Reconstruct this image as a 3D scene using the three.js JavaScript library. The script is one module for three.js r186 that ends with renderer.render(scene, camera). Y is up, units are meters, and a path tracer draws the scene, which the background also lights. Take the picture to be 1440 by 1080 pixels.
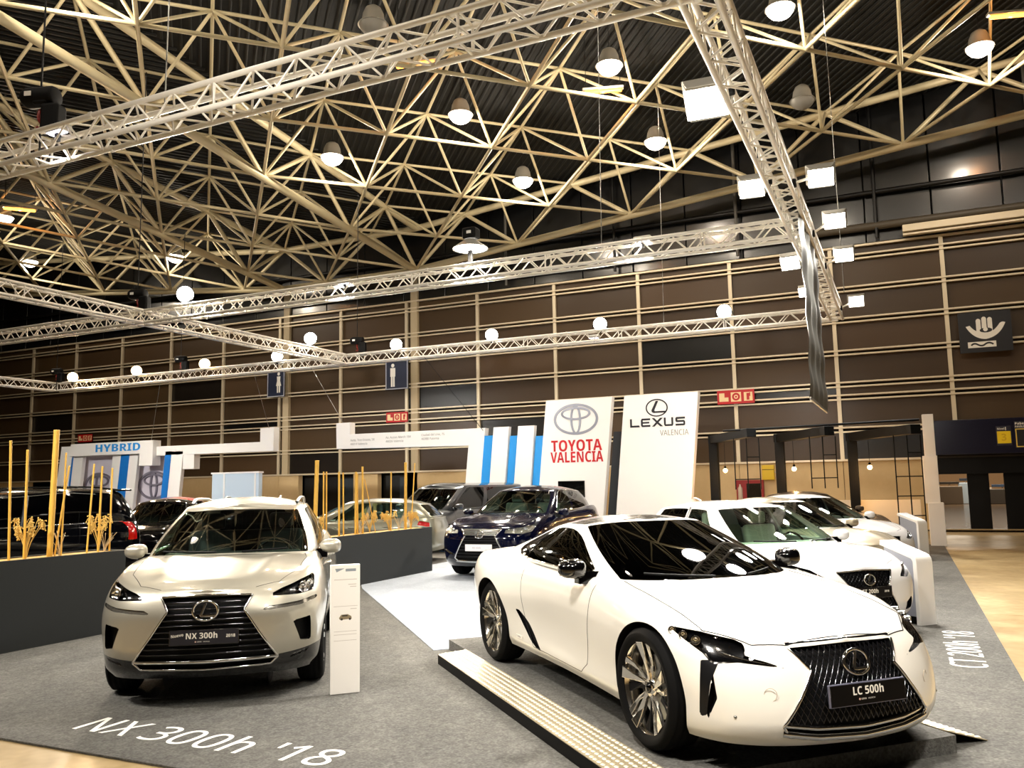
import * as THREE from 'three';
import { mergeGeometries, toCreasedNormals } from 'three/addons/utils/BufferGeometryUtils.js';
import { RoundedBoxGeometry } from 'three/addons/geometries/RoundedBoxGeometry.js';
import { FontLoader } from 'three/addons/loaders/FontLoader.js';
import { TextGeometry } from 'three/addons/geometries/TextGeometry.js';
import { RectAreaLightUniformsLib } from 'three/addons/lights/RectAreaLightUniformsLib.js';

// ------------------------------------------------------------------ camera, exposure, light levels
const scene = new THREE.Scene();
const camera = new THREE.PerspectiveCamera(49.22, 4 / 3, 0.1, 200);
camera.rotation.order = 'YXZ';
camera.position.set(0, 1.744, 0);
camera.rotation.set(0.11848, 0.43315, -0.01817);
scene.add(camera);
scene.background = new THREE.Color(0x000000);
const renderer = new THREE.WebGLRenderer({ antialias: true });
renderer.toneMapping = THREE.LinearToneMapping;
renderer.toneMappingExposure = 1.0;
renderer.shadowMap.enabled = true;
RectAreaLightUniformsLib.init();
const LEVEL = { flood: 110, spot: 210, bay: 38, wash: 9, tube: 6, downlight: 5, front: 130 };   // candela of the lamps (wash: W/m2/sr of the unseen far hall lamps; front: unseen floodlights)
// ------------------------------------------------------------------ helpers
let seed = 7;
const rnd = () => { seed = (seed * 16807) % 2147483647; return seed / 2147483647; };
const R = (d) => d * Math.PI / 180;
const lerp = (a, b, t) => a + (b - a) * t, clamp = (x, a = 0, b = 1) => Math.min(b, Math.max(a, x));
const sst = (a, b, x) => { const t = clamp((x - a) / (b - a)); return t * t * (3 - 2 * t); };
const used = new Map();
function numbered(name) {
  const n = used.get(name) || 0; used.set(name, n + 1);
  return n ? name + '_' + String(n).padStart(3, '0') : name;
}
function finish(o) { o.castShadow = true; o.receiveShadow = true; return o; }
function thing(name, label, category, pos = [0, 0, 0], turn = 0, group) {
  const o = new THREE.Group(); o.name = numbered(name); scene.add(o);
  o.position.set(...pos); o.rotation.y = turn; o.userData = { label, category };
  if (group) o.userData.group = group;
  return o;
}
function struct(name, label) {
  const o = new THREE.Group(); o.name = numbered(name); o.userData = { kind: 'structure', label }; scene.add(o); return o;
}
const localNames = new WeakMap();
function part(name, geo, mat, parent, label) {
  const m = finish(new THREE.Mesh(geo, mat));
  let t = localNames.get(parent); if (!t) localNames.set(parent, t = {});
  const n = t[name] || 0; t[name] = n + 1;
  m.name = n ? name + '_' + String(n).padStart(3, '0') : name;
  if (label) m.userData.label = label;
  parent.add(m); return m;
}
function sub(name, parent, pos) {      // a part that is itself a group of sub-parts
  const g = new THREE.Group();
  let t = localNames.get(parent); if (!t) localNames.set(parent, t = {});
  const n = t[name] || 0; t[name] = n + 1;
  g.name = n ? name + '_' + String(n).padStart(3, '0') : name;
  if (pos) g.position.set(...pos);
  parent.add(g); return g;
}
function copyOf(o, label, group) {
  const c = o.clone(); c.name = numbered(o.name.replace(/_\d{3}$/, '')); scene.add(c);
  c.userData = { ...o.userData }; if (label) c.userData.label = label; if (group) c.userData.group = group;
  return c;
}
const V = (x, y, z) => new THREE.Vector3(x, y, z);
const merge = (gs) => mergeGeometries(gs.map((g) => { const k = g.index ? g.toNonIndexed() : g; for (const n of Object.keys(k.attributes)) if (!['position', 'normal', 'uv'].includes(n)) k.deleteAttribute(n); return k; }));
const at = (g, x = 0, y = 0, z = 0, rx = 0, ry = 0, rz = 0) => { g.applyMatrix4(new THREE.Matrix4().compose(V(x, y, z), new THREE.Quaternion().setFromEuler(new THREE.Euler(rx, ry, rz)), V(1, 1, 1))); return g; };
function box(w, h, d, x = 0, y = 0, z = 0, bev = 0) {
  const g = bev ? new RoundedBoxGeometry(w, h, d, 2, bev) : new THREE.BoxGeometry(w, h, d);
  g.translate(x, y, z); return g;
}
function bar(a, b, r, n = 8) {          // round bar between two points
  const A = V(...a), B = V(...b), d = B.clone().sub(A), L = d.length();
  const g = new THREE.CylinderGeometry(r, r, L, n, 1, false);
  g.applyQuaternion(new THREE.Quaternion().setFromUnitVectors(V(0, 1, 0), d.normalize()));
  g.translate((a[0] + b[0]) / 2, (a[1] + b[1]) / 2, (a[2] + b[2]) / 2); return g;
}
function tube(pts, r, n = 6, seg) {
  return new THREE.TubeGeometry(new THREE.CatmullRomCurve3(pts.map((p) => V(...p))), seg || pts.length * 4, r, n, false);
}
function lathe(pts, n = 32) { return new THREE.LatheGeometry(pts.map((p) => new THREE.Vector2(...p)), n); }
function shapeOf(poly) { const s = new THREE.Shape(); poly.forEach((p, i) => (i ? s.lineTo(...p) : s.moveTo(...p))); s.closePath(); return s; }
function extr(poly, depth, bev = 0, holes = []) {
  const s = !Array.isArray(poly) ? poly : shapeOf(poly); for (const h of holes) s.holes.push(shapeOf(h));
  return new THREE.ExtrudeGeometry(s, { depth: depth - 2 * bev, bevelEnabled: bev > 0, bevelSize: bev, bevelThickness: bev, bevelSegments: 2, curveSegments: 10 }).translate(0, 0, bev);
}
function worldUV(g, s = 1) {            // uv in metres from the dominant face direction
  const p = g.attributes.position, n = g.attributes.normal, uv = new Float32Array(p.count * 2);
  for (let i = 0; i < p.count; i++) {
    const ax = Math.abs(n.getX(i)), ay = Math.abs(n.getY(i)), az = Math.abs(n.getZ(i));
    const [u, v] = ay > ax && ay > az ? [p.getX(i), p.getZ(i)] : ax > az ? [p.getZ(i), p.getY(i)] : [p.getX(i), p.getY(i)];
    uv[2 * i] = u * s; uv[2 * i + 1] = v * s;
  }
  g.setAttribute('uv', new THREE.BufferAttribute(uv, 2)); return g;
}
// ---- textures: tiling value noise
function noiseTile(n, cells, r) {
  const g = []; for (let i = 0; i < cells * cells; i++) g.push(r());
  const out = new Float32Array(n * n);
  for (let y = 0; y < n; y++) for (let x = 0; x < n; x++) {
    const fx = x / n * cells, fy = y / n * cells, x0 = Math.floor(fx), y0 = Math.floor(fy);
    const tx = sst(0, 1, fx - x0), ty = sst(0, 1, fy - y0), q = (a, b) => g[((b + cells) % cells) * cells + (a + cells) % cells];
    out[y * n + x] = lerp(lerp(q(x0, y0), q(x0 + 1, y0), tx), lerp(q(x0, y0 + 1), q(x0 + 1, y0 + 1), tx), ty);
  }
  return out;
}
function fbm(n, list) { let w = 0; const out = new Float32Array(n * n); for (const [c, a] of list) { const t = noiseTile(n, c, rnd); w += a; for (let i = 0; i < out.length; i++) out[i] += t[i] * a; } for (let i = 0; i < out.length; i++) out[i] /= w; return out; }
function texFrom(n, f, srgb, rep) {
  const d = new Uint8Array(n * n * 4);
  for (let i = 0; i < n * n; i++) { const c = f(i); d[4 * i] = clamp(c[0], 0, 255); d[4 * i + 1] = clamp(c[1], 0, 255); d[4 * i + 2] = clamp(c[2], 0, 255); d[4 * i + 3] = 255; }
  const t = new THREE.DataTexture(d, n, n); t.wrapS = t.wrapT = THREE.RepeatWrapping; t.magFilter = THREE.LinearFilter; t.minFilter = THREE.LinearMipmapLinearFilter;
  if (srgb) t.colorSpace = THREE.SRGBColorSpace; t.repeat.set(rep, rep); t.needsUpdate = true; return t;
}
function canvasTex(w, h, draw) {
  const c = document.createElement('canvas'); c.width = w; c.height = h; draw(c.getContext('2d'), w, h);
  const t = new THREE.CanvasTexture(c); t.colorSpace = THREE.SRGBColorSpace; return t;
}
const std = (color, rough, metal = 0, more = {}) => new THREE.MeshStandardMaterial({ color, roughness: rough, metalness: metal, ...more });
const phys = (o) => new THREE.MeshPhysicalMaterial(o);
const M = {};
M.black = phys({ color: 0x050506, roughness: 0.6, specularIntensity: 0.35 }); M.gloss = phys({ color: 0x030304, roughness: 0.12, clearcoat: 0.8, clearcoatRoughness: 0.03 });
M.rubber = phys({ color: 0x050505, roughness: 0.8, specularIntensity: 0.3 }); M.chrome = std(0xe8e8e8, 0.08, 1); M.satin = std(0xb9b9b6, 0.28, 1); M.darkMetal = std(0x2a2a2c, 0.35, 0.8);
M.white = std(0xe9e7e2, 0.55); M.seat = std(0x15151a, 0.6); M.dash = std(0x111214, 0.7);
M.glass = phys({ color: 0xc8dccf, roughness: 0.02, transmission: 1, thickness: 0, ior: 1.4 });
M.tint = phys({ color: 0x1c2021, roughness: 0.02, transmission: 1, thickness: 0, ior: 1.22 });
M.dusk = phys({ color: 0x020203, roughness: 0.03, specularIntensity: 0.7 });
M.clear = phys({ color: 0xffffff, roughness: 0.02, transmission: 1, thickness: 0, ior: 1.4 });
M.redLens = phys({ color: 0xb00808, roughness: 0.1, clearcoat: 1, emissive: 0x300000, emissiveIntensity: 0.3 });
// ------------------------------------------------------------------ the hall: floor, walls, roof
camera.aspect = 4 / 3; camera.updateProjectionMatrix(); camera.updateMatrixWorld(true);
const eye = V(0, 1.744, 0);
const inView = (p, m = 1.15) => { const q = V(...p).applyMatrix4(camera.matrixWorldInverse); if (q.z > -0.3) return false; q.applyMatrix4(camera.projectionMatrix); return Math.abs(q.x) < m && Math.abs(q.y) < m; };
const N256 = fbm(256, [[4, 1], [9, 0.7], [21, 0.45], [60, 0.3]]), F256 = fbm(256, [[32, 0.5], [90, 0.8], [128, 1]]), G256 = fbm(256, [[3, 1], [6, 0.8], [14, 0.5], [40, 0.35], [110, 0.25]]);
const mixc = (a, b, t) => a.map((v, i) => lerp(v, b[i], t));
M.concrete = new THREE.MeshStandardMaterial({ color: 0xffffff, map: texFrom(256, (i) => mixc([150, 126, 86], [204, 182, 138], clamp(G256[i] * 2.4 - 0.75)).map((v) => v + (F256[i] - 0.5) * 26), true, 0.16), roughnessMap: texFrom(256, (i) => { const v = 70 + N256[i] * 120; return [v, v, v]; }, false, 0.11), roughness: 0.75 });
M.carpet = new THREE.MeshStandardMaterial({ map: texFrom(256, (i) => mixc([78, 77, 74], [104, 102, 96], N256[i]).map((v) => v + (F256[i] - 0.5) * 60), true, 0.8), bumpMap: texFrom(256, (i) => { const v = F256[i] * 255; return [v, v, v]; }, false, 2.2), bumpScale: 0.004, roughness: 0.95 });
M.paleCarpet = new THREE.MeshStandardMaterial({ map: texFrom(256, (i) => mixc([160, 168, 180], [178, 186, 197], N256[i]).map((v) => v + (F256[i] - 0.5) * 30), true, 0.8), roughness: 0.95 });
M.plaster = new THREE.MeshStandardMaterial({ map: texFrom(256, (i) => mixc([196, 170, 126], [218, 194, 150], G256[i]), true, 0.2), roughness: 0.85 });
M.cream = std(0xd9cba4, 0.5); M.creamTube = std(0xd6c9a4, 0.42, 0.1); M.rail = std(0xd8cbb0, 0.4, 0.3);
M.deck = std(0x0f100e, 0.65, 0.2); M.rib = std(0x131412, 0.6, 0.2); M.night = std(0x08090a, 0.45, 0.2);
const pane = (c, r) => phys({ color: c, roughness: r, clearcoat: 0.08, clearcoatRoughness: 0.2, specularIntensity: 0.6 });
const PANES = [pane(0x4c3a27, 0.42), pane(0x443524, 0.38), pane(0x493823, 0.45), pane(0x3f3020, 0.4)], PANE_DARK = [pane(0x1c1713, 0.3), pane(0x121211, 0.28)];
{ // floor: cast slabs with narrow joints
  const fl = struct('floor', 'polished beige concrete floor of the hall');
  part('floor_bed', box(110, 0.1, 62, -20, -0.12, -17), M.plaster, fl);
  for (let i = 0; i < 9; i++) for (let j = 0; j < 5; j++) {
    const w = 8, x = -57 + i * w + 4, z = 12 - j * w - 4.4; if (Math.hypot(x, z) > 34) continue;
    part('floor_slab', worldUV(box(w - 0.012, 0.06, w - 0.012, x, -0.034, z)), M.concrete, fl);
  }
}
const WZ = -31, MX = (m) => -36.9 + 3.503 * m;
const RAILS = [9.39, 8.27, 7.18, 6.05, 4.94, 4.5, 3.38];
{ // back wall: concrete foot, glazed grid, dark panels above
  const w = struct('wall_back', 'tall brown glazed back wall with cream rails over a beige concrete foot');
  const foot = (x0, x1) => part('concrete_panel', worldUV(box(x1 - x0 - 0.02, 2.3, 0.3, (x0 + x1) / 2, 1.15, WZ - 0.17)), M.plaster, w);
  for (let m = -6; m < 11; m++) { if (m === 3 || m === 4) continue; const x1 = m === 10 ? 0.9 : MX(m + 1); if (m === -2 || m === -1) continue; foot(MX(m), x1); }
  foot(MX(3), MX(3) + 1.15); foot(-22.2, -20.9); foot(-18.9, MX(5)); foot(8.2, 24);
  for (const [x0, x1] of [[MX(3) + 1.15, -22.2], [-20.9, -18.9]]) { // dark doorways with blue-grey doors
    const d = struct('door_' + (x0 < -22 ? 1 : 2), 'dark doorway in the concrete foot of the back wall');
    part('door_recess', box(x1 - x0, 2.3, 0.1, (x0 + x1) / 2, 1.15, WZ - 0.5), M.night, d);
    part('door_leaf', box(0.95, 2.1, 0.06, x1 - 0.55, 1.06, WZ - 0.3, 0.01), std(0x26343f, 0.5), d); part('door_window', box(0.16, 0.4, 0.07, x1 - 0.7, 1.55, WZ - 0.29), M.gloss, d);
  }
  for (let m = -4; m < 14; m++) {
    const x0 = MX(m), x1 = MX(m + 1), levels = [9.77, ...RAILS, 2.32];
    for (let r = 0; r + 1 < levels.length; r++) {
      const y1 = levels[r], y0 = levels[r + 1]; if (m > 10 && y0 < 3) continue;
      const dark = (m + r * 3) % 7 === 3 && r > 2 && r < 8;
      part('glass_panel', box(x1 - x0 - 0.1, y1 - y0 - 0.05, 0.03, (x0 + x1) / 2, (y0 + y1) / 2, WZ - 0.09), dark ? PANE_DARK[(m + r) & 1] : PANES[((m + 9) * 5 + r * 3) % 4], w);
    }
    const yb0 = m >= 11 ? 3.2 : 2.32;
    part('mullion', box(0.13, 9.8 - yb0, 0.1, x0, (9.8 + yb0) / 2, WZ), M.rail, w);
    if (m === 3 || m === 5) part('wall_column', box(0.34, 11.2 - 2.32, 0.2, x0 + 0.42, (11.2 + 2.32) / 2, WZ - 0.02), std(0xb9a98a, 0.6), w);
  }
  for (const y of RAILS) for (const o of [0.075, -0.075]) part('rail', box(70, 0.055, 0.12, -16, y + o, WZ + 0.03), M.rail, w);
  part('rail', box(70, 0.07, 0.12, -16, 9.77, WZ + 0.03), M.rail, w); part('rail', box(52, 0.07, 0.12, -25.2, 2.34, WZ + 0.03), M.rail, w);
  for (let i = 0; i < 34; i++) part('dark_panel', box(2.06, 8, 0.1, -50 + i * 2.1, 13.85, WZ - 0.1, 0.02), phys({ color: 0x0b0c0e, roughness: 0.3, clearcoat: 0.6, clearcoatRoughness: 0.15 }), w);
  part('backing', box(84, 12, 0.1, -16, 13.6, WZ - 0.6), M.night, w); part('backing', box(84, 7.6, 0.1, -16, 6.2, WZ - 0.6), M.night, w);
  for (const [y, r, mm] of [[11.55, 0.08, M.night], [10.35, 0.14, std(0x4d463a, 0.5)]]) part('wall_tube', bar([-52, y, WZ + 0.2], [20, y, WZ + 0.2], r, 10), mm, w);
  for (let i = 0; i < 8; i++) part('hanger_rod', bar([-14.4 + i * 4.7, 9.9, WZ + 0.25], [-14.4 + i * 4.7, 16.5, WZ + 0.25], 0.06, 8), i % 2 ? M.night : std(0x55534e, 0.5), w);
  part('cable_tray', box(9, 0.24, 0.3, 5.0, 10.05, WZ + 0.4, 0.02), M.rail, w, 'long cream cable tray under the dark panels'); part('cable_tray', box(9, 0.06, 0.2, 5.0, 9.85, WZ + 0.4), M.rail, w);
}
{ // the other sides, out of view or in the dark
  const dim = std(0x2b2722, 0.8);
  part('left_panel', box(0.3, 22, 46, -57, 11, -8), dim, struct('wall_left'));
  part('right_panel', box(0.3, 30, 62, 25, 15, -16), dim, struct('wall_right'));
  part('front_panel', box(84, 30, 0.3, -16, 15, 15), dim, struct('wall_front'));
}
// ---- roof: two pitched bays and a flat strip between them, each a double-layer grid of tubes
const A = 2.36, X0 = -11.1, Z0 = -25.15, XR = -18.2, XL = -25.3, ZW = -29.87;
const rise = (x, z) => 0.1 * Math.max(0, x - XR, XL - x) + 0.1 * (z - ZW);
const yU = (x, z) => 12.69 + rise(x, z), yL = (x, z) => 10.86 + rise(x, z);
{
  const c = struct('ceiling', 'dark corrugated roof deck');
  const quad = (a, b, d, e) => { const g = new THREE.BufferGeometry(), P = [a, b, d, e], t = 0.2; const v = []; for (const k of [[0, 1, 2], [0, 2, 3]]) for (const i of k) v.push(...P[i]); for (const k of [[2, 1, 0], [3, 2, 0]]) for (const i of k) v.push(P[i][0], P[i][1] + t, P[i][2]); g.setAttribute('position', new THREE.Float32BufferAttribute(v, 3)); g.setAttribute('uv', new THREE.Float32BufferAttribute(new Float32Array(24), 2)); g.computeVertexNormals(); return g; };
  const P = (x, z) => [x, yU(x, z) + 0.36, z];
  for (const [x0, x1] of [[XR, 26], [XL, XR], [-58, XL]]) {
    part('roof_deck', quad(P(x0, -31.7), P(x1, -31.7), P(x1, 15.2), P(x0, 15.2)), M.deck, c);
    const ribs = [], d = [Math.SQRT1_2, Math.SQRT1_2];    // ribs run diagonally
    for (let k = -62; k < 92; k += 0.36) {
      const a = x0 === XR ? [1, 1] : [-1, 1], cut = [];
      // clip the diagonal line x = xs + a*s, z = -31.6 + s to the field in view
      const xs = (a[0] > 0 ? x0 - 46 : x0) + (k + 62); let s0 = 0, s1 = 46;
      if (a[0] > 0) { s0 = Math.max(s0, x0 - xs); s1 = Math.min(s1, x1 - xs, 26); } else { s0 = Math.max(s0, xs - x1); s1 = Math.min(s1, xs - x0, 30); }
      if (s1 - s0 < 0.4) continue;
      const A0 = P(xs + a[0] * s0, -31.6 + s0), A1 = P(xs + a[0] * s1, -31.6 + s1); if (!inView(A0, 1.8) && !inView(A1, 1.8) && !inView(A0.map((v, i) => (v + A1[i]) / 2), 1.6)) continue;
      ribs.push(at(bar([A0[0], A0[1], A0[2]], [A1[0], A1[1], A1[2]], 0.06, 4)));
    }
    if (ribs.length) part('deck_rib', merge(ribs), M.rib, c).userData.kind = 'stuff';
  }
}
{
  const bands = [[-3, 12, 'right'], [-6, -3, 'middle'], [-14, -6, 'left']];
  for (const [m0, m1, side] of bands) {
    const S = struct('roof_space_frame', 'cream tubular space frame under the ' + side + ' part of the roof'), bars = [];
    const U = (m, n) => { const x = X0 + m * A, z = Z0 + n * A; return [x, yU(x, z), z]; }, L = (m, n) => { const x = X0 + m * A, z = Z0 + n * A; return [x, yL(x, z), z]; };
    const add = (a, b, r) => { if (inView(a, 1.25) || inView(b, 1.25)) { const mid = V(...a).add(V(...b)).multiplyScalar(0.5); bars.push([mid.distanceTo(eye) / r, a, b, r]); } };
    for (let m = m0; m <= m1; m++) for (let n = -2; n <= 9; n++) {
      const up = ((m + n) % 2 + 2) % 2 === 0, P = up ? U : L;
      for (const d of [1, -1]) if (m + 1 <= m1 && n + d >= -2) add(P(m, n), P(m + 1, n + d), up ? 0.05 : 0.058);
      if (!up) for (const [a, b] of [[1, 0], [-1, 0], [0, 1], [0, -1]]) if (m + a >= m0 && m + a <= m1 && n + b >= -2) add(L(m, n), U(m + a, n + b), 0.047);
    }
    bars.sort((a, b) => a[0] - b[0]);
    bars.slice(0, 300).forEach(([, a, b, r]) => part('frame_bar', bar(a, b, r, 8), M.creamTube, S));
    if (bars.length > 300) part('frame_bar', merge(bars.slice(300).map(([, a, b, r]) => bar(a, b, r, 6))), M.creamTube, S).userData.kind = 'stuff';
  }
  const girder = (label, p, t0, t1, off) => { // planar truss; p(t, top) gives a point, t in grid steps
    const S = struct('roof_truss', label);
    part('chord', bar(p(t0, 1), p(t1, 1), 0.13, 14), M.creamTube, S); part('chord', bar(p(t0, 0), p(t1, 0), 0.14, 14), M.creamTube, S);
    for (let t = Math.ceil(t0); t < t1 - 0.01; t++) { const up = ((t + off) % 2 + 2) % 2 === 0; part('diagonal', bar(p(t, up ? 1 : 0), p(t + 1, up ? 0 : 1), 0.07, 10), M.creamTube, S); }
  };
  const zt = (t) => Z0 + t * A, xt = (t) => X0 + t * A;
  girder('cream tube girder running along the right bay towards the camera', (t, u) => [XR, (u ? yU : yL)(XR, zt(t)) - 0.05, zt(t)], -2, 9, 1);
  girder('cream tube girder beside the left bay, farther to the left', (t, u) => [XL, (u ? yU : yL)(XL, zt(t)) - 0.05, zt(t)], -2, 9, 0);
  girder('cream tube girder along the back wall above the right bay', (t, u) => [xt(t), (u ? yU : yL)(xt(t), ZW) - 0.05, ZW], -3, 12, 0);
  girder('cream tube girder along the back wall above the left bay', (t, u) => [xt(t), (u ? yU : yL)(xt(t), ZW) - 0.05, ZW], -16, -6, 0);
  girder('short cream tube girder between the two roof bays at the back wall', (t, u) => [xt(t), (u ? yU : yL)(xt(t), ZW) - 0.05, ZW], -6, -3, 0);
}
{ // the wide doorway on the right and the hall beyond it
  const d = struct('door_3', 'wide dark doorway at the right with a bright hall beyond');
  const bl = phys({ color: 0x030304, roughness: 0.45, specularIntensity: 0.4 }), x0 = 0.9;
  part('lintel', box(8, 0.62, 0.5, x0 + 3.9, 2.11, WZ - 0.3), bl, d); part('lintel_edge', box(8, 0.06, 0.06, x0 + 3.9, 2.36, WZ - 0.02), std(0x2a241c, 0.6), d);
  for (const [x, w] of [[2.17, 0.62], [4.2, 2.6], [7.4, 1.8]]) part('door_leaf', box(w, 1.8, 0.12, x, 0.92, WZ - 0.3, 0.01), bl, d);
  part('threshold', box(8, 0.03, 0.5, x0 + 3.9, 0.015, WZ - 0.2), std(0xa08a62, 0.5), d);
  const b = struct('wall_beyond', 'brown wall of the hall behind the doorway');
  part('far_floor', box(40, 0.05, 37, 8, -0.03, -50), std(0x4a3a2a, 0.18), b);
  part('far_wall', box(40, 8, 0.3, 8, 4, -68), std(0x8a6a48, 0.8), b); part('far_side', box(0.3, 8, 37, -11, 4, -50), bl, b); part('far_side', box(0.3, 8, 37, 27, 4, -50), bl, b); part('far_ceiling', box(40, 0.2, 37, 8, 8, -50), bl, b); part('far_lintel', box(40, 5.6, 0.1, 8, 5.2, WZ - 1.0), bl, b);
}
// ------------------------------------------------------------------ lighting trusses, lamps, hoists
M.alu = std(0xf0ebe0, 0.36, 0.3); M.lampBody = std(0xb9b6ad, 0.4, 0.5);
const glow = (c, i) => new THREE.MeshStandardMaterial({ color: 0x111111, emissive: c, emissiveIntensity: i, roughness: 0.4 });
M.coolGlow = glow(0xfff8ec, 14); M.warmGlow = glow(0xffd9a0, 12); M.bayGlow = glow(0xfff0dc, 9); M.orangeGlow = glow(0xffa040, 6); M.stripGlow = glow(0xf0eaff, 6);
function boxTruss(label, a, b, opts = {}) {
  const A1 = V(...a), B1 = V(...b), len = A1.distanceTo(B1), dir = B1.clone().sub(A1).normalize(), side = V(-dir.z, 0, dir.x), h = 0.15;
  const t = thing('lighting_truss', label, 'truss', a, 0, 'silver lighting trusses hung over the stand');
  const P = (s, u, v) => dir.clone().multiplyScalar(s).addScaledVector(side, u * h).add(V(0, v * h, 0)).toArray();
  for (const u of [1, -1]) for (const v of [1, -1]) part('chord', bar(P(0, u, v), P(len, u, v), 0.033, 10), M.alu, t);
  const n = Math.round(len / 0.29), br = [];
  for (let i = 0; i < n; i++) {
    const s0 = i * len / n, s1 = (i + 1) * len / n, e = i % 2 ? 1 : -1;
    for (const u of [1, -1]) br.push([P(s0, u, e), P(s1, u, -e)]);
    for (const v of [1, -1]) br.push([P(s0, e, v), P(s1, -e, v)]);
  }
  for (let s = 0; s <= len + 0.01; s += 3) { const q = Math.min(s, len); for (const [u, v, u2, v2] of [[1, 1, 1, -1], [1, -1, -1, -1], [-1, -1, -1, 1], [-1, 1, 1, 1]]) br.push([P(q, u, v), P(q, u2, v2), 0.016]); }
  const seen = br.map((q) => [inView(q[0].map((v, i) => v + a[i]), 1.05) ? V(...q[0]).add(A1).distanceTo(eye) : 1e6 + V(...q[0]).add(A1).distanceTo(eye), q]).sort((p, q) => p[0] - q[0]).map((p) => p[1]);
  seen.slice(0, 290).forEach((q) => part('brace', bar(q[0], q[1], q[2] || 0.0135, 6), M.alu, t));
  if (seen.length > 290) part('brace', merge(seen.slice(290).map((q) => bar(q[0], q[1], 0.011, 5))), M.alu, t).userData.kind = 'stuff';
  for (let s = 0; s <= len + 0.01; s += len / Math.max(1, Math.round(len / 8))) for (const u of [1, -1]) for (const v of [1, -1]) { const p = P(Math.min(s, len), u, v); part('coupler', at(box(0.075, 0.075, 0.075, 0, 0, 0, 0.02), ...p), M.alu, t); }
  return t;
}
const TY = 6.0;
boxTruss('silver box truss crossing the upper left of the picture, nearest to the camera', [-15.5, TY, -6.66], [-1.33, TY, -6.66]);
boxTruss('silver box truss receding at the right, from the top edge down to the hanging banner', [-1.33, TY, -5.6], [-1.33, TY, -23.1]);
boxTruss('middle silver box truss running across the picture below the projector', [-30, TY, -14.75], [-1.5, TY, -14.75]);
boxTruss('far silver box truss carrying the row of spotlights', [-31.2, TY, -23.1], [-1.33, TY, -23.1]);
boxTruss('silver box truss crossing the middle truss at the left', [-16.85, TY, -8.5], [-16.85, TY, -23.1]);
boxTruss('short silver box truss at the far left edge', [-31.2, TY, -14], [-31.2, TY, -23.0]);
function aim(o, from, to) { o.lookAt(V(...to).sub(V(...from)).add(o.position)); }
function spotLight(pos, target, cd, color, angle = 50, blur = 6) {
  const l = new THREE.SpotLight(color, cd, 0, R(angle), 0.6, 2); l.castShadow = true; l.shadow.radius = blur; l.shadow.mapSize.set(1024, 1024); l.shadow.bias = -0.0005;
  l.position.set(...pos); l.target.position.set(...target); scene.add(l); scene.add(l.target); return l;
}
// box-shaped floodlights on arms beside the right truss
const floodGeo = { body: merge([extr([[-0.19, -0.07], [0.19, -0.07], [0.14, 0.1], [-0.14, 0.1]], 0.3, 0.012).rotateX(R(90)).translate(0, 0.15, -0.02), box(0.16, 0.1, 0.1, 0, 0, -0.15, 0.02)]), face: box(0.34, 0.26, 0.012, 0, 0, 0.088, 0.004) };
function flood(label, pos, target, attach, cd, big = 1, cone = 46) {
  const t = thing('flood_light', label, 'floodlight', pos, 0, 'floodlights along the right truss');
  const h = sub('lamp_head', t); h.scale.setScalar(big); aim(h, pos, target);
  const body = floodGeo.body.clone(); part('housing', body, M.lampBody, h); part('lens', floodGeo.face, M.coolGlow, h);
  const rel = attach.map((v, i) => v - pos[i]); part('arm', bar([0, 0.02, 0], rel, 0.022, 8), M.alu, t); part('clamp', at(box(0.09, 0.12, 0.09, 0, 0, 0, 0.02), ...rel), M.black, t);
  const d = V(...target).sub(V(...pos)).normalize().multiplyScalar(0.14 * big); spotLight(pos.map((v, i) => v + d.toArray()[i]), target, cd, 0xfff9f0, cone, 12);
}
flood('large white floodlight hanging left of the right truss near the top edge', [-1.75, 6.05, -9.2], [-2.8, 0.6, -7.4], [-1.48, 6.1, -9.2], LEVEL.flood * 1.3, 1.35);
flood('white floodlight left of the right truss, beside the lit end of the middle truss', [-1.72, 5.95, -12.1], [-2.2, 0.8, -11], [-1.48, 6.0, -12.1], LEVEL.flood);
flood('white floodlight right of the right truss, topmost of four on that side', [-0.8, 6.05, -12.4], [-0.3, 0, -9.5], [-1.18, 6.0, -12.4], LEVEL.flood);
flood('white floodlight right of the right truss, second from the top of four', [-0.8, 6.2, -15.2], [-0.4, 0, -11.5], [-1.18, 6.0, -15.2], LEVEL.flood);
flood('white floodlight right of the right truss, third from the top of four', [-0.8, 6.2, -17.7], [-0.5, 0.5, -14.5], [-1.18, 6.0, -17.7], LEVEL.flood);
flood('white floodlight right of the right truss, lowest of four at the truss end', [-0.8, 6.15, -22.4], [0, 1, -18.5], [-1.18, 6.0, -22.4], LEVEL.flood);
flood('small white floodlight left of the hanging banner, upper of two', [-1.7, 5.88, -16.5], [-5, 1.5, -19], [-1.48, 6.0, -16.5], LEVEL.flood * 0.7);
flood('small white floodlight left of the hanging banner, lower of two', [-1.7, 5.85, -19.2], [-5, 2.5, -23.5], [-1.48, 6.0, -19.2], LEVEL.flood * 0.7, 0.8);
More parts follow.
